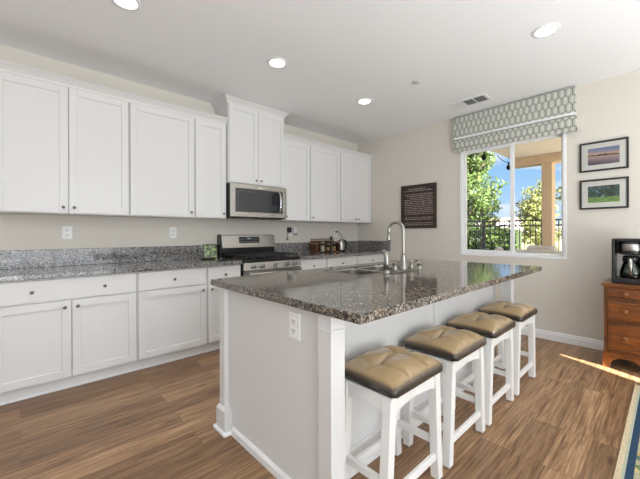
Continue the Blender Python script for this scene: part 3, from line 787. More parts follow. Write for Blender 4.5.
def build_shade():
    y0, y1 = .679, 1.984; x = ROOM_X1
    t = thing('roman_shade', 'grey-green trellis patterned fabric shade above the window', 'window shade', (x, (y0 + y1) / 2, 2.75))
    def sheet(z0, z1, depth, ya, yb, amp=0, folds=()):
        bm = new(); prof = []
        n = 16
        for i in range(n + 1):
            z = z0 + (z1 - z0) * i / n; e = amp * math.sin(PI * i / n); prof.append((x - depth - e, z))
        # front with returns to the wall
        pts = [(ya, 0), (yb, 0)]
        A = []
        for px, z in prof:
            A.append([bm.verts.new(p) for p in ((x - .001, ya, z), (px, ya, z), (px, (ya + yb) / 2, z), (px, yb, z), (x - .001, yb, z), (x - .001, yb - .006, z), (px + .008, yb - .006, z), (px + .008, (ya + yb) / 2, z), (px + .008, ya + .006, z), (x - .001, ya + .006, z))])
        for r0, r1 in zip(A, A[1:]):
            for k in range(10): bm.faces.new((r0[k], r0[(k + 1) % 10], r1[(k + 1) % 10], r1[k]))
        bm.faces.new(A[0]); bm.faces.new(A[-1][::-1]); return bm
    org = (x - .07, (y0 + y1) / 2, 2.29)
    obj('upper_panel', sheet(2.478, 2.750, .070, y0, y1, .003), M_FAB, t, smooth=False, origin=org)
    obj('trim_band', sheet(2.452, 2.478, .073, y0 - .002, y1 + .002), pm('white_trim_braid', srgb(232, 232, 232), .8), t)
    obj('lower_panel', sheet(2.345, 2.447, .058, y0 - .004, y1 + .004, .005), M_FAB, t, origin=org)
    obj('bottom_pleat', sheet(2.288, 2.345, .054, y0 - .006, y1 + .006, .010), M_FAB, t, origin=org)
    obj('head_board', B(x - .06, x - .001, y0 + .01, y1 - .01, 2.738, 2.748), M_TRIM, t)
build_shade()

# ------------------------------------------------------------------ ceiling fittings
M_LENS = pm('lit_lens', (.9, .9, .88), .4, emit=(1, .96, .88, 1), es=9)
def ceil_light(x, y, label):
    t = thing('recessed_light', label, 'ceiling light', (x, y, CEIL), 'recessed ceiling lights')
    bm = new(); lathe(bm, [(.068, 0), (.068, -.006), (.074, -.009), (.092, -.005), (.095, 0)], (x, y, CEIL - .0005), n=32); obj('trim_ring', bm, M_TRIM, t, smooth=True)
    bm = new(); cyl(bm, (x, y, CEIL - .0065), .0675, .006, n=32); obj('lens', bm, M_LENS, t)
    l = light('lamp', 'SPOT', (x, y, CEIL - .02), energy=42, spot_size=math.radians(92), spot_blend=.85, shadow_soft_size=.07, color=(.87, .93, 1))
    l.parent = t; l.location = (0, 0, -.02)
    return t
ceil_light(.527, 2.481, 'lit recessed ceiling light at the top left, above the left base cabinets')
ceil_light(1.735, 2.442, 'lit recessed ceiling light in front of the raised cabinet over the microwave')
ceil_light(2.998, 2.455, 'lit recessed ceiling light in front of the wall cabinet above the spice rack')
ceil_light(2.990, .650, 'lit recessed ceiling light above the window end of the stools')
def smoke():
    t = thing('sprinkler_cover', 'small round white sprinkler cover on the ceiling', 'sprinkler', (3.015, 1.785, CEIL))
    bm = new(); lathe(bm, [(.040, 0), (.041, -.006), (.036, -.010), (0, -.011)], (3.015, 1.785, CEIL), n=24); obj('cover_disc', bm, pm('grey_white_disc', srgb(190, 188, 184), .5), t, smooth=True)
smoke()
def vent():
    x0, x1, y0, y1 = 3.815, 4.060, 1.405, 1.830
    t = thing('ceiling_vent', 'white ceiling air vent with three louvre sections near the shade', 'vent', ((x0 + x1) / 2, (y0 + y1) / 2, CEIL))
    bm = new(); frame(bm, 'z', CEIL - .010, CEIL - .0005, x0, x1, y0, y1, .034)
    obj('vent_frame', bm, M_TRIM, t, .003)
    obj('vent_throat', B(x0 + .034, x1 - .034, y0 + .034, y1 - .034, CEIL - .0025, CEIL - .0008), pm('dark_duct', srgb(92, 92, 96), .8), t)
    w = (y1 - y0 - .068) / 3
    for k in range(3):
        a = y0 + .034 + k * w + .004; b_ = a + w - .008; bm = new()
        n = 9
        for i in range(n):
            xx = x0 + .036 + (x1 - x0 - .072) * (i + .5) / n
            s = -1 if k == 2 else 1
            bar(bm, (xx, a, CEIL - .006), (xx, b_, CEIL - .006), .0165 if k == 2 else .007, .0014)
        obj('louvre_section', bm, M_TRIM if k == 2 else pm('grey_louvre', srgb(150, 150, 152), .5), t)
    for k in (1, 2):
        yy = y0 + .034 + k * w; obj('divider', B(x0 + .034, x1 - .034, yy - .004, yy + .004, CEIL - .0095, CEIL - .003), M_TRIM, t)
vent()

# ------------------------------------------------------------------ chest and coffee maker
def build_chest():
    xf, xb, y0, y1, zt = 3.868, 4.354, .120, .408, .748
    t = thing('drawer_chest', 'narrow cherry wood three-drawer chest with bracket feet against the window wall', 'chest', ((xf + xb) / 2, (y0 + y1) / 2, 0))
    obj('carcass', B(xf + .010, xb, y0, y1, .135, zt - .022), M_CHERRYZ, t, .002)
    bm = new(); frame(bm, 'x', xf, xf + .012, y0, y1, .135, zt - .022, .016)
    for z in (.415, .612): box(bm, xf + .002, xf + .012, y0 + .016, y1 - .016, z - .008, z + .008)
    obj('face_frame', bm, M_CHERRYZ, t, .0015)
    top = obj('top', B(xf - .022, xb + .004, y0 - .018, y1 + .018, zt - .020, zt), M_CHERRY, t, .006, 3)
    obj('top_moulding', B(xf - .008, xb, y0 - .006, y1 + .006, zt - .032, zt - .0205), M_CHERRY, t, .005)
    for z0, z1 in ((.155, .403), (.427, .600), (.624, .708)):
        bm = new(); box(bm, xf - .006, xf + .012, y0 + .0245, y1 - .0245, z0 + .005, z1 - .005); d = obj('drawer', bm, M_CHERRY, t, .004, 3)
        bm = new(); box(bm, xf - .011, xf - .005, y0 + .042, y1 - .042, z0 + .02, z1 - .02); obj('drawer_panel', bm, M_CHERRY, d, .004, 2)
        bm = new(); lathe(bm, [(.010, 0), (.008, .010), (.021, .016), (.025, .024), (.022, .033), (.010, .038), (0, .0385)], (xf - .011, (y0 + y1) / 2 + .003, (z0 + z1) / 2), (-1, 0, 0), 20); obj('knob', bm, M_CHERRY, d, smooth=True)
    # bracket base with an arch
    bm = new(); pts = [(y0 - .008, 0), (y0 + .045, 0), (y0 + .048, .050), (y0 + .066, .076), (y0 + .095, .094), (y0 + .13, .100), (y1 - .13, .100), (y1 - .095, .094), (y1 - .066, .076), (y1 - .048, .050), (y1 - .045, 0), (y1 + .008, 0), (y1 + .008, .120), (y1, .136), (y0, .136), (y0 - .008, .120)]
    prism(bm, pts, 'x', xf - .010, xf + .014); obj('bracket_base', bm, M_CHERRY, t)
    for ya, yb in ((y0 - .008, y0 + .010), (y1 - .010, y1 + .008)):
        bm = new(); prism(bm, [(xf + .014, 0), (xf + .07, 0), (xf + .10, .07), (xb - .10, .07), (xb - .07, 0), (xb, 0), (xb, .136), (xf + .014, .136)], 'y', ya, yb); obj('side_bracket', bm, M_CHERRY, t)
build_chest()
def build_coffee():
    x0, x1, y0, y1, z0 = 3.935, 4.20, .130, .362, .7485
    t = thing('coffee_maker', 'black and steel drip coffee maker with glass carafe on the chest', 'coffee maker', ((x0 + x1) / 2, (y0 + y1) / 2, z0))
    obj('base', B(x0, x1, y0, y1, z0, z0 + .048), M_BPLASTIC, t, .008, 3)
    obj('back_column', B(x0 + .15, x1, y0, y1, z0 + .048, z0 + .40), M_BPLASTIC, t, .010, 3)
    obj('side_wall', B(x0 + .004, x0 + .15, y1 - .022, y1, z0 + .048, z0 + .40), M_BPLASTIC, t, .008, 3)
    obj('top_housing', B(x0 + .004, x0 + .151, y0, y1 - .0215, z0 + .375, z0 + .40), M_BPLASTIC, t, .008, 3)
    yc = .236
    bm = new(); lathe(bm, [(.064, .258), (.076, .262), (.078, .275), (.078, .355), (.074, .374)], (x0 + .078, yc, z0), n=28); obj('brew_head', bm, M_BPLASTIC, t, smooth=True)
    bm = new(); lathe(bm, [(.0795, .292), (.0805, .294), (.0805, .350), (.0795, .352)], (x0 + .078, yc, z0), n=28); obj('steel_band', bm, M_STEEL, t, smooth=True)
    c = new(); lathe(c, [(.068, .050), (.078, .060), (.076, .11), (.060, .165), (.052, .190), (.050, .192), (.058, .165), (.072, .11), (.074, .062), (.066, .054), (0, .053)], (x0 + .080, yc, z0), n=28); cf = obj('carafe', c, M_JAR, t, smooth=True)
    bm = new(); lathe(bm, [(.073, .056), (.0745, .064), (.0735, .088), (0, .088)], (x0 + .080, yc, z0), n=24); obj('coffee', bm, pm('brewed_coffee', srgb(40, 26, 18), .2), cf, smooth=True)
    bm = new(); lathe(bm, [(.054, .192), (.060, .196), (.060, .232), (.050, .245), (0, .247)], (x0 + .080, yc, z0), n=28); obj('carafe_lid', bm, M_BPLASTIC, cf, smooth=True)
    bm = new(); tube(bm, [(x0 + .024, yc, z0 + .225), (x0 - .014, yc, z0 + .215), (x0 - .026, yc, z0 + .16), (x0 - .012, yc, z0 + .10), (x0 + .006, yc, z0 + .085)], [.016, .017, .015, .013, .011], 10); obj('carafe_handle', bm, M_STEEL, cf, smooth=True)
    obj('steel_back', B(x0 + .144, x0 + .1495, y0 + .026, y1 - .0235, z0 + .05, z0 + .26), M_STEEL, t)
    obj('control_strip', B(x0 + .002, x0 + .148, y0, y0 + .024, z0 + .05, z0 + .374), M_STEEL, t, .004)
build_coffee()

# ------------------------------------------------------------------ rug
def build_rug():
    y1 = .190; x0, x1, y0 = .9, 3.535, -1.5
    t = thing('area_rug', 'floral area rug with cream fringe edge and navy border stripe', 'rug', ((x0 + x1) / 2, y0, 0))
    mt = pm('floral_rug_pile', (.5, .5, .4), .95); b = NB(mt); v = b.coord()
    n1 = b.sep(b.vor(v, 15, 'Color')); dist = b.vor(v, 15, 'Distance')
    fl = b.ramp(n1[0], [(0, srgb(196, 150, 70)), (.25, srgb(104, 128, 84)), (.5, srgb(186, 120, 86)), (.7, srgb(88, 112, 92)), (.85, srgb(206, 176, 110))], 'CONSTANT')
    ground = b.ramp(b.noise(v, 60, 3), [(.3, srgb(150, 148, 118)), (.7, srgb(186, 180, 150))])
    c = b.mix(b.ramp(dist, [(.36, (1, 1, 1, 1)), (.46, (0, 0, 0, 1))]), ground, fl); b.color(c); b.bump(b.noise(v, 500, 2), .5, .004)
    obj('field', B(x0 + .0665, x1 - .0665, y0 + .0665, y1 - .0665, .0, .012), mt, t)
    nv = pm('navy_rug_border', srgb(30, 62, 88), .95); b = NB(nv); b.bump(b.noise(b.coord(), 500, 2), .5, .004)
    bm = new(); frame(bm, 'z', 0, .0125, x0 + .036, x1 - .036, y0 + .036, y1 - .036, .030); obj('navy_border', bm, nv, t)
    gr = pm('sage_rug_edge', srgb(176, 182, 160), .95); b = NB(gr); b.bump(b.noise(b.coord(), 400, 2), .5, .004)
    bm = new(); frame(bm, 'z', 0, .012, x0 + .024, x1 - .024, y0 + .024, y1 - .024, .0118); obj('sage_border', bm, gr, t)
    cr = pm('cream_rug_edge', srgb(214, 196, 160), .95); b = NB(cr)
    b.color(b.ramp(b.noise(b.coord((90, 90, 1)), 1.2, 2), [(.35, srgb(190, 170, 132)), (.6, srgb(216, 200, 168))])); b.bump(b.noise(b.coord(), 300, 2), .6, .004)
    bm = new(); frame(bm, 'z', 0, .011, x0, x1, y0, y1, .0238); obj('cream_edge', bm, cr, t)
build_rug()

# ------------------------------------------------------------------ things on the back counter
ZC = .9145
def build_counter_things():
    # leaning glass board with leaf print
    t = thing('glass_cutting_board', 'green leaf-print glass board leaning on the backsplash left of the range', 'cutting board', (1.655, 3.70, ZC))
    mt = pm('leaf_print_glass', (.2, .4, .2), .08, coat=.6); b = NB(mt); v = b.coord((1, .3, 1)); n = b.noise(v, 26, 4, .6, .6)
    b.color(b.ramp(n, [(.34, srgb(40, 56, 34)), (.48, srgb(98, 124, 84)), (.58, srgb(150, 172, 128)), (.68, srgb(206, 206, 96))]))
    bm = new(); prism(bm, [(3.672, ZC), (3.680, ZC), (3.722, ZC + .160), (3.714, ZC + .160)], 'x', 1.575, 1.735); obj('panel', bm, mt, t, .002)
    bm = new(); prism(bm, [(3.668, ZC), (3.682, ZC), (3.684, ZC + .010), (3.670, ZC + .010)], 'x', 1.572, 1.738)
    obj('lower_edge', bm, M_FRAMEW, t); bm = new()
    prism(bm, [(3.710, ZC + .152), (3.720, ZC + .152), (3.7228, ZC + .163), (3.713, ZC + .163)], 'x', 1.572, 1.738); obj('upper_edge', bm, M_FRAMEW, t)
    bm = new(); lathe(bm, [(.075, 0), (.082, .004), (.084, .010), (.076, .011), (.072, .006), (0, .005)], (1.55, 3.52, ZC), n=28)
    tag(obj('spoon_rest', bm, pm('dark_ceramic', srgb(48, 44, 42), .2), smooth=True), 'round dark dish lying on the counter left of the range', 'dish')
    # spice rack
    x0, x1, y0, y1 = 3.175, 3.665, 3.50, 3.64; wood = mat_wood('dark_rack_wood', srgb(58, 36, 22), srgb(104, 66, 40), 'x', rough=.4, coat=.1)
    t = thing('spice_rack', 'dark wooden countertop rack holding jars right of the range', 'rack', ((x0 + x1) / 2, (y0 + y1) / 2, ZC))
    obj('shelf', B(x0, x1, y0, y1, ZC, ZC + .014), wood, t, .002)
    obj('back_panel', B(x0, x1, y1 - .012, y1, ZC + .014, ZC + .175), wood, t, .002)
    for xx in (x0, x1 - .014): obj('side_panel', B(xx, xx + .014, y0, y1 - .012, ZC + .014, ZC + .130), wood, t, .002)
    bm = new(); bar(bm, (x0, y1 - .006, ZC + .197), (x1, y1 - .006, ZC + .197), .010, .008)
    n = 10
    for i in range(n): xx = x0 + .01 + (x1 - x0 - .02) * i / (n - 1); cyl(bm, (xx, y1 - .006, ZC + .174), .004, .040, n=8)
    obj('gallery_rail', bm, wood, t)
    def jar(x, y, z, r, h, content, label, lid):
        t = thing('jar', label, 'jar', (x, y, z), 'jars in the spice rack')
        g = obj('glass_body', lathe(new(), [(r * .9, 0), (r, .006), (r, h * .8), (r * .8, h * .9), (r * .8, h)], (x, y, z), n=18), M_JAR, t, smooth=True)
        obj('contents', lathe(new(), [(r * .88, .004), (r * .93, .010), (r * .93, h * .68), (0, h * .70)], (x, y, z), n=16), content, g, smooth=True)
        obj('lid', lathe(new(), [(r * .86, h), (r * .9, h + .004), (r * .88, h + .020), (0, h + .022)], (x, y, z), n=18), lid, t, smooth=True)
    zs = ZC + .0145; tan = pm('tan_grains', srgb(190, 150, 96), .8); red = pm('red_brown_spice', srgb(134, 66, 36), .8); pale = pm('pale_flour', srgb(226, 216, 196), .8); amber = pm('amber_biscuits', srgb(206, 160, 92), .8)
    b = NB(amber); b.color(b.ramp(b.noise(b.coord(), 40, 3), [(.4, srgb(150, 96, 44)), (.6, srgb(228, 196, 140))]))
    jar(3.235, 3.575, zs, .036, .105, red, 'jar of red-brown spice at the left end of the rack', M_KNOB)
    jar(3.330, 3.540, zs, .034, .125, pale, 'jar with pale contents, second from the left in the rack', M_STEEL)
    jar(3.462, 3.552, zs, .050, .095, amber, 'squat glass jar of amber biscuits in the middle of the rack', M_STEEL)
    jar(3.580, 3.560, zs, .040, .105, tan, 'jar of tan grains at the right end of the rack', M_KNOB)
    mw = pm('dark_mill_wood', srgb(44, 28, 22), .3)
    t = thing('pepper_mill', 'tall dark wooden pepper mill standing in front of the rack', 'pepper mill', (3.425, 3.452, ZC))
    obj('body', lathe(new(), [(.028, 0), (.028, .02), (.020, .05), (.019, .10), (.023, .15), (.020, .18), (.010, .186), (0, .186)], (3.425, 3.452, ZC), n=18), mw, t, smooth=True)
    obj('cap', lathe(new(), [(.012, .186), (.022, .196), (.024, .215), (.018, .232), (.006, .238), (.007, .248), (0, .251)], (3.425, 3.452, ZC), n=18), mw, t, smooth=True)
    # kettle and its cord
    kx, ky = 3.79, 3.60
    t = thing('electric_kettle', 'stainless electric kettle with black handle near the corner', 'kettle', (kx, ky, ZC))
    obj('power_base', lathe(new(), [(.072, 0), (.074, .010), (.070, .018), (0, .018)], (kx, ky, ZC), n=24), M_BPLASTIC, t, smooth=True)
    obj('body', lathe(new(), [(.066, .0185), (.068, .03), (.062, .12), (.056, .168), (.050, .176), (0, .180)], (kx, ky, ZC), n=28), M_STEEL, t, smooth=True)
    obj('lid_knob', lathe(new(), [(.012, .178), (.010, .188), (.014, .196), (0, .200)], (kx, ky, ZC), n=14), M_BPLASTIC, t, smooth=True)
    obj('handle', tube(new(), [(kx + .050, ky, ZC + .168), (kx + .095, ky - .003, ZC + .172), (kx + .125, ky - .004, ZC + .150), (kx + .130, ky - .004, ZC + .105), (kx + .118, ky - .003, ZC + .060), (kx + .066, ky, ZC + .040)], [.011, .013, .014, .014, .013, .010], 10), M_BPLASTIC, t, smooth=True)
    obj('spout', tube(new(), [(kx - .050, ky, ZC + .120), (kx - .075, ky, ZC + .150), (kx - .082, ky, ZC + .165)], [.018, .014, .010], 10), M_STEEL, t, smooth=True)
    t = thing('power_cord', 'black kettle cord running from the corner outlet', 'cord', (3.815, 3.72, 1.2))
    obj('plug', B(3.797, 3.829, ROOM_Y1 - .036, ROOM_Y1 - .0095, 1.214, 1.244), M_BPLASTIC, t, .006)
    pts = [(3.813, 3.71, 1.226), (3.83, 3.695, 1.228), (3.875, 3.69, 1.19), (3.94, 3.69, 1.11), (3.99, 3.685, 1.03), (4.00, 3.67, .96), (3.97, 3.655, .925), (3.92, 3.64, .9195), (3.868, 3.622, .9195)]
    obj('cable', tube(new(), pts, .0045, 8), M_BPLASTIC, t, smooth=True)
    # adapter and small hanging things right of the range
    t = thing('plug_adapter', 'black plug adapter in the outlet right of the range', 'adapter', (2.845, ROOM_Y1, 1.25))
    obj('block', B(2.812, 2.872, ROOM_Y1 - .050, ROOM_Y1 - .0095, 1.215, 1.290), M_BPLASTIC, t, .005)
    obj('thin_lead', tube(new(), [(2.822, ROOM_Y1 - .030, 1.216), (2.818, ROOM_Y1 - .022, 1.18), (2.815, ROOM_Y1 - .02, 1.135), (2.812, ROOM_Y1 - .018, 1.125)], .003, 6), M_BPLASTIC, t, smooth=True)
    obj('lead_end', B(2.800, 2.822, ROOM_Y1 - .026, ROOM_Y1 - .012, 1.108, 1.128), M_BPLASTIC, t, .003)
    t = thing('night_light', 'small white plug-in night light beside the black adapter', 'night light', (2.955, ROOM_Y1, 1.24))
    obj('body', B(2.925, 2.975, ROOM_Y1 - .034, ROOM_Y1 - .001, 1.205, 1.290), M_WPLASTIC, t, .008)
    obj('shade', lathe(new(), [(.020, 0), (.024, .02), (.012, .04), (0, .042)], (2.95, ROOM_Y1 - .036, 1.175), n=14), M_JAR, t, smooth=True)
build_counter_things()

# ------------------------------------------------------------------ outdoors
def mat_noise(name, stops, scale, rough=.9, bump=0, sc=(1, 1, 1)):
    mt = pm(name, stops[0][1], rough); b = NB(mt); v = b.coord(sc); n = b.noise(v, scale, 5, .6); b.color(b.ramp(n, stops))
    if bump: b.bump(n, bump, .02)
    return mt
M_STUCCO = mat_noise('tan_stucco', [(.3, srgb(208, 180, 146)), (.7, srgb(220, 194, 160))], 30, bump=.1)
M_SOFFIT = mat_noise('cream_soffit', [(.3, srgb(222, 208, 186)), (.7, srgb(232, 220, 200))], 20)
M_BARK = mat_noise('grey_brown_bark', [(.3, srgb(66, 54, 42)), (.7, srgb(112, 96, 78))], 20, bump=.4)
def mat_leaf(name, a, b_, c):
    mt = pm(name, b_, .55); b = NB(mt); n = b.noise(b.coord(), 3.2, 4, .7); b.color(b.ramp(n, [(.32, a), (.5, b_), (.68, c)]))
    b.p.inputs['Subsurface Weight'].default_value = 0
    tr = b.n('ShaderNodeBsdfTranslucent'); tr.inputs[0].default_value = c; mx = b.n('ShaderNodeMixShader'); mx.inputs[0].default_value = .35
    out = [k for k in b.nt.nodes if k.type == 'OUTPUT_MATERIAL'][0]
    b.l(b.p.outputs[0], mx.inputs[1]); b.l(tr.outputs[0], mx.inputs[2]); b.l(mx.outputs[0], out.inputs[0]); return mt
M_LEAF = mat_leaf('fresh_green_leaves', srgb(44, 64, 24), srgb(76, 98, 40), srgb(112, 130, 66))
M_LEAFY = mat_leaf('yellow_green_leaves', srgb(84, 90, 38), srgb(114, 118, 60), srgb(138, 140, 86))
M_HEDGE = mat_leaf('hedge_leaves', srgb(24, 40, 16), srgb(54, 76, 30), srgb(110, 130, 54))
def leaves(bm, rnd, c, n, spread, size, flat=1.0):
    for _ in range(n):
        while True:
            p = Vector((rnd.uniform(-1, 1), rnd.uniform(-1, 1), rnd.uniform(-1, 1)))
            if p.length < 1: break
        p = Vector(c) + Vector((p.x * spread[0], p.y * spread[1], p.z * spread[2]))
        d = Vector((rnd.gauss(0, 1), rnd.gauss(0, 1), rnd.gauss(0, .8))).normalized(); u = d.orthogonal().normalized(); w = d.cross(u)
        a = rnd.uniform(0, 2 * PI); e1 = u * math.cos(a) + w * math.sin(a); e2 = d.cross(e1); s = size * rnd.uniform(.7, 1.3)
        q = [p - e1 * s, p + e2 * s * .45 - e1 * s * .1 + d * s * .12, p + e1 * s, p - e2 * s * .45 - e1 * s * .1 + d * s * .12]
        bm.faces.new([bm.verts.new(k) for k in q])
def tree(name, label, base, h, crown, n_br, leaf_n, leaf_s, mat, seed, spread=.5):
    rnd = random.Random(seed); bx, by, bz = base
    t = thing(name, label, 'tree', base)
    tb = new(); top = Vector((bx + rnd.uniform(-.1, .1), by, bz + h * .62))
    tube(tb, [(bx, by, bz), (bx + .05, by, bz + h * .2), (bx - .03, by + .04, bz + h * .42), tuple(top)], [h * .028, h * .022, h * .018, h * .010], 9); obj('trunk', tb, M_BARK, t, smooth=True)
    br = new(); lf = new()
    for k in range(n_br):
        a = k * 2.399 + rnd.uniform(-.3, .3); f = (k + .5) / n_br
        st_ = Vector((bx, by, bz + h * (.26 + .36 * f)))
        rr = crown * (1.0 - .55 * f) * rnd.uniform(.75, 1.1)
        en = Vector((bx + math.cos(a) * rr, by + math.sin(a) * rr, bz + h * (.34 + .64 * f) + rnd.uniform(-.1, .15) * h * .4))
        mid = st_.lerp(en, .5) + Vector((0, 0, h * .03))
        tube(br, [st_, mid, en], [h * .009, h * .006, h * .002], 6)
        for q in range(5):
            c = st_.lerp(en, .40 + .16 * q) + Vector((rnd.uniform(-.2, .2), rnd.uniform(-.2, .2), rnd.uniform(-.15, .2))) * crown * .5
            tube(br, [st_.lerp(en, .3 + .12 * q), c], [h * .003, h * .001], 5)
            leaves(lf, rnd, c, leaf_n, (spread, spread, spread * .55), leaf_s)
    obj('branches', br, M_BARK, t, smooth=True); obj('foliage', lf, mat, t)
def build_outdoors():
    g = mat_noise('dry_grass_ground', [(.35, srgb(130, 128, 84)), (.65, srgb(168, 158, 110))], 2)
    struct(obj('ground', B(4.55, 220, -90, 200, -.42, -.32), g))
    pc = mat_noise('patio_concrete', [(.3, srgb(186, 180, 170)), (.7, srgb(206, 200, 190))], 8)
    struct(obj('patio_slab', B(ROOM_X1 + T, 8.9, -6, 5.2, -.32, -.05), pc))
    # patio roof with outer beam and column
    struct(obj('patio_ceiling', B(ROOM_X1 + T, 7.15, -6, 2.06, 2.60, 2.75), M_SOFFIT))
    struct(obj('patio_beam', B(6.845, 7.10, -6, 2.04, 2.445, 2.60), M_STUCCO, None, .01))
    bm = new(); box(bm, 6.85, 7.09, 1.405, 1.565, -.05, 2.445)
    t = thing('patio_column', 'square tan stucco column holding up the patio roof', 'column', (6.97, 1.48, -.05)); obj('shaft', bm, M_STUCCO, t, .01)
    obj('foot_block', B(6.82, 7.12, 1.375, 1.595, -.05, .14), M_STUCCO, t, .01)
    # fence
    iron = pm('black_iron', srgb(9, 10, 12), .75, spec=.1); zt, zb_ = 1.51, .10; FX, FY = 9.3, 3.46
    def fence(label, p0, p1, loc):
        t = thing('iron_fence', label, 'fence', loc); a, b_ = Vector(p0), Vector(p1); L = (b_ - a).length; d = (b_ - a) / L
        for z in (zt, zt - .13, zb_ + .10):
            bm = new(); bar(bm, (a.x, a.y, z), (b_.x, b_.y, z), .035, .035); obj('rail', bm, iron, t)
        n = int(L / .115); vis = 0
        proto = None
        for i in range(1, n):
            p = a + d * (i * L / n)
            if proto is None:
                bm = new(); box(bm, p.x - .009, p.x + .009, p.y - .009, p.y + .009, zb_, zt - .01); proto = obj('picket', bm, iron, t, origin=(p.x, p.y, zb_))
            else:
                c = proto.copy(); COL.objects.link(c); c.parent = t; c.location = Vector((p.x, p.y, zb_)) - Vector(loc)
        k = max(1, round(L / 2.3))
        for i in range(k + 1):
            p = a + d * (i * L / k); 
            if i == 0 and label.startswith('long'): continue
            bm = new(); box(bm, p.x - .03, p.x + .03, p.y - .03, p.y + .03, -.32, zt + .05); box(bm, p.x - .038, p.x + .038, p.y - .038, p.y + .038, zt + .05, zt + .07); obj('fence_post', bm, iron, t)
    fence('short run of black iron fence in front of the hedge, seen in the left pane', (FX, FY, 0), (6.1, FY, 0), (FX, FY, -.32))
    fence('long run of black iron fence behind the patio column', (FX, FY - .05, 0), (FX, -2.3, 0), (FX, FY - .05, -.32))
    # hedge
    rnd = random.Random(5); t = thing('hedge', 'clipped dense green hedge behind the iron fence in the left pane', 'hedge', (9, 4.6, -.32))
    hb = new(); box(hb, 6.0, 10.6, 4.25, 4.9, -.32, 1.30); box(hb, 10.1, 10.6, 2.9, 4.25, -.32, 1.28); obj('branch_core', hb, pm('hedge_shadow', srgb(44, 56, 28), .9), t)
    lf = new()
    for _ in range(9000):
        x = rnd.uniform(5.9, 10.65); f = rnd.random()
        if f < .65: p = (x, 4.22 + rnd.gauss(0, .05), rnd.uniform(-.3, 1.38))
        else: p = (x, rnd.uniform(4.2, 4.9), 1.32 + rnd.gauss(.03, .08))
        leaves(lf, rnd, p, 1, (.03, .03, .03), .055)
    for _ in range(2200):
        p = (10.05 + rnd.gauss(0, .05), rnd.uniform(2.85, 4.3), rnd.uniform(-.3, 1.36)); leaves(lf, rnd, p, 1, (.03, .03, .03), .055)
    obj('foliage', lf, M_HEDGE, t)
    tree('leafy_tree', 'tall loose green tree filling the left pane of the window', (12.8, 5.55, -.32), 5.9, 1.55, 30, 78, .075, M_LEAF, 21, .42)
    tree('bushy_tree', 'yellow-green bushy tree behind the patio column', (15.8, 3.75, -.32), 3.6, .75, 16, 70, .062, M_LEAFY, 4, .40)
    tree('slender_tree', 'yellow-green tree at the right edge of the window beyond the fence', (11.6, 1.0, -.32), 4.3, 1.2, 18, 100, .062, M_LEAFY, 9, .40)
    tree('low_shrub', 'low yellow-green shrub beyond the fence, left of the column', (16.5, 6.0, -.32), 2.2, .95, 14, 80, .06, M_LEAFY, 12, .34)
    # distant hill with houses
    hm = mat_noise('hazy_scrub_hill', [(.35, srgb(150, 140, 126)), (.65, srgb(178, 168, 156))], .12)
    bm = new(); rows = []
    rnd = random.Random(2)
    for i in range(60):
        y = -30 + i * 2.6; hgt = 6.2 + 2.2 * math.sin(i * .21 + .6) + 1.0 * math.sin(i * .53) + rnd.uniform(-.2, .2)
        rows.append([bm.verts.new(p) for p in ((95, y, -.4), (112, y, hgt * .45), (128, y, hgt * .85), (142, y, hgt), (160, y, hgt * .9), (175, y, -.4))])
    for a, b_ in zip(rows, rows[1:]):
        for k in range(5): bm.faces.new((a[k], a[k + 1], b_[k + 1], b_[k])).smooth = True
    struct(obj('distant_hill', bm, hm))
    hw = [pm('house_wall_' + k, c, .8) for k, c in (('cream', srgb(214, 204, 192)), ('taupe', srgb(184, 170, 158)), ('white', srgb(226, 222, 216)))]; hr = pm('house_roof_brown', srgb(128, 108, 98), .8)
    rnd = random.Random(8)
    for k in range(13):
        y = 34 + k * 4.6 + rnd.uniform(-.3, .3); x = rnd.choice((108, 114, 121)); i = (y + 30) / 2.6; hgt = 6.2 + 2.2 * math.sin(i * .21 + .6) + math.sin(i * .53)
        z = hgt * {108: .36, 114: .50, 121: .67}[x] - 1.2; w, d, h = rnd.uniform(2.6, 3.4), 3.0, rnd.uniform(2.6, 3.4)
        t = thing('hillside_house', 'pale house with brown roof on the distant hillside', 'house', (x, y, z), 'houses on the distant hill')
        obj('wall', B(x, x + d, y - w / 2, y + w / 2, z, z + h), hw[k % 3], t)
        bm = new(); prism(bm, [(x - .4, z + h), (x + d / 2, z + h + 1.1), (x + d + .4, z + h)], 'y', y - w / 2 - .3, y + w / 2 + .3); obj('roof', bm, hr, t)
        wm = new()
        for q in (-.28, .28): box(wm, x - .05, x, y + q * w - .35, y + q * w + .35, z + h * .45, z + h * .75)
        obj('windows', wm, M_BGLASS, t)
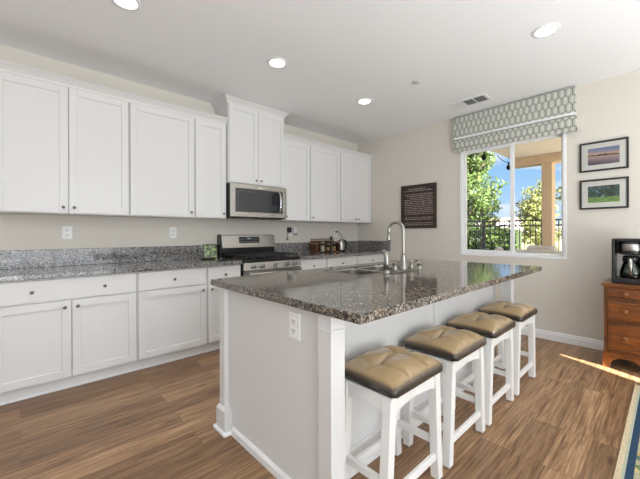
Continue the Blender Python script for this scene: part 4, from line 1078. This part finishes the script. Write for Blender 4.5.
    # outdoor sofas
    cl = mat_noise('pale_outdoor_fabric', [(.3, srgb(206, 200, 192)), (.7, srgb(224, 220, 214))], 14); wk = mat_noise('grey_wicker', [(.3, srgb(120, 112, 104)), (.7, srgb(160, 152, 142))], 60)
    def sofa(x, y0, y1, zt_, label):
        t = thing('outdoor_sofa', label, 'sofa', (x, (y0 + y1) / 2, -.05), 'outdoor sofas on the patio')
        obj('base', B(x, x + .82, y0, y1, .02, .34), wk, t, .02, 3)
        for yy in (y0 + .05, y1 - .05):
            for xx in (x + .06, x + .76): obj('foot', cyl(new(), (xx, yy, -.05), .025, .075), wk, t)
        obj('back', B(x, x + .16, y0, y1, .3405, zt_ - .10), wk, t, .04, 4)
        n = 2 if y1 - y0 > 1.2 else 1; w = (y1 - y0 - .30) / n
        for k in range(n):
            a = y0 + .15 + k * w
            obj('back_cushion', B(x + .165, x + .34, a + .01, a + w - .01, .47, zt_), cl, t, .06, 4)
            obj('seat_cushion', B(x + .165, x + .82, a + .005, a + w - .005, .3405, .465), cl, t, .04, 4)
        for yy in (y0, y1 - .145): obj('armrest', B(x + .165, x + .80, yy, yy + .145, .3405, zt_ - .22), wk, t, .04, 4)
        bm = new(); box(bm, x - .02, x + .175, y0 - .012, y1 + .012, .40, zt_ - .06); obj('throw_cover', bm, cl, t, .07, 4)
    sofa(5.75, 1.00, 1.73, 1.0, 'pale outdoor sofa back in the right pane, in front of the column')
    sofa(5.95, 1.83, 2.27, .96, 'pale outdoor armchair back at the bottom of the left pane')
    # string of lanterns under the roof edge
    t = thing('string_lights', 'dark hanging string lights under the patio roof edge', 'string lights', (6, 2.09, 2.6))
    bm = new(); pts = [(4.62 + i * .1, 2.085, 2.575 - .05 * math.sin(PI * ((i % 8) / 8))) for i in range(24)]; tube(bm, pts, .006, 6); obj('wire', bm, iron, t)
    for xx in (5.62, 6.82):
        bm = new(); lathe(bm, [(.012, 0), (.014, -.05), (.035, -.07), (.038, -.12), (.02, -.15), (0, -.155)], (xx, 2.085, 2.55), n=12); obj('lantern', bm, iron, t, smooth=True)
build_outdoors()
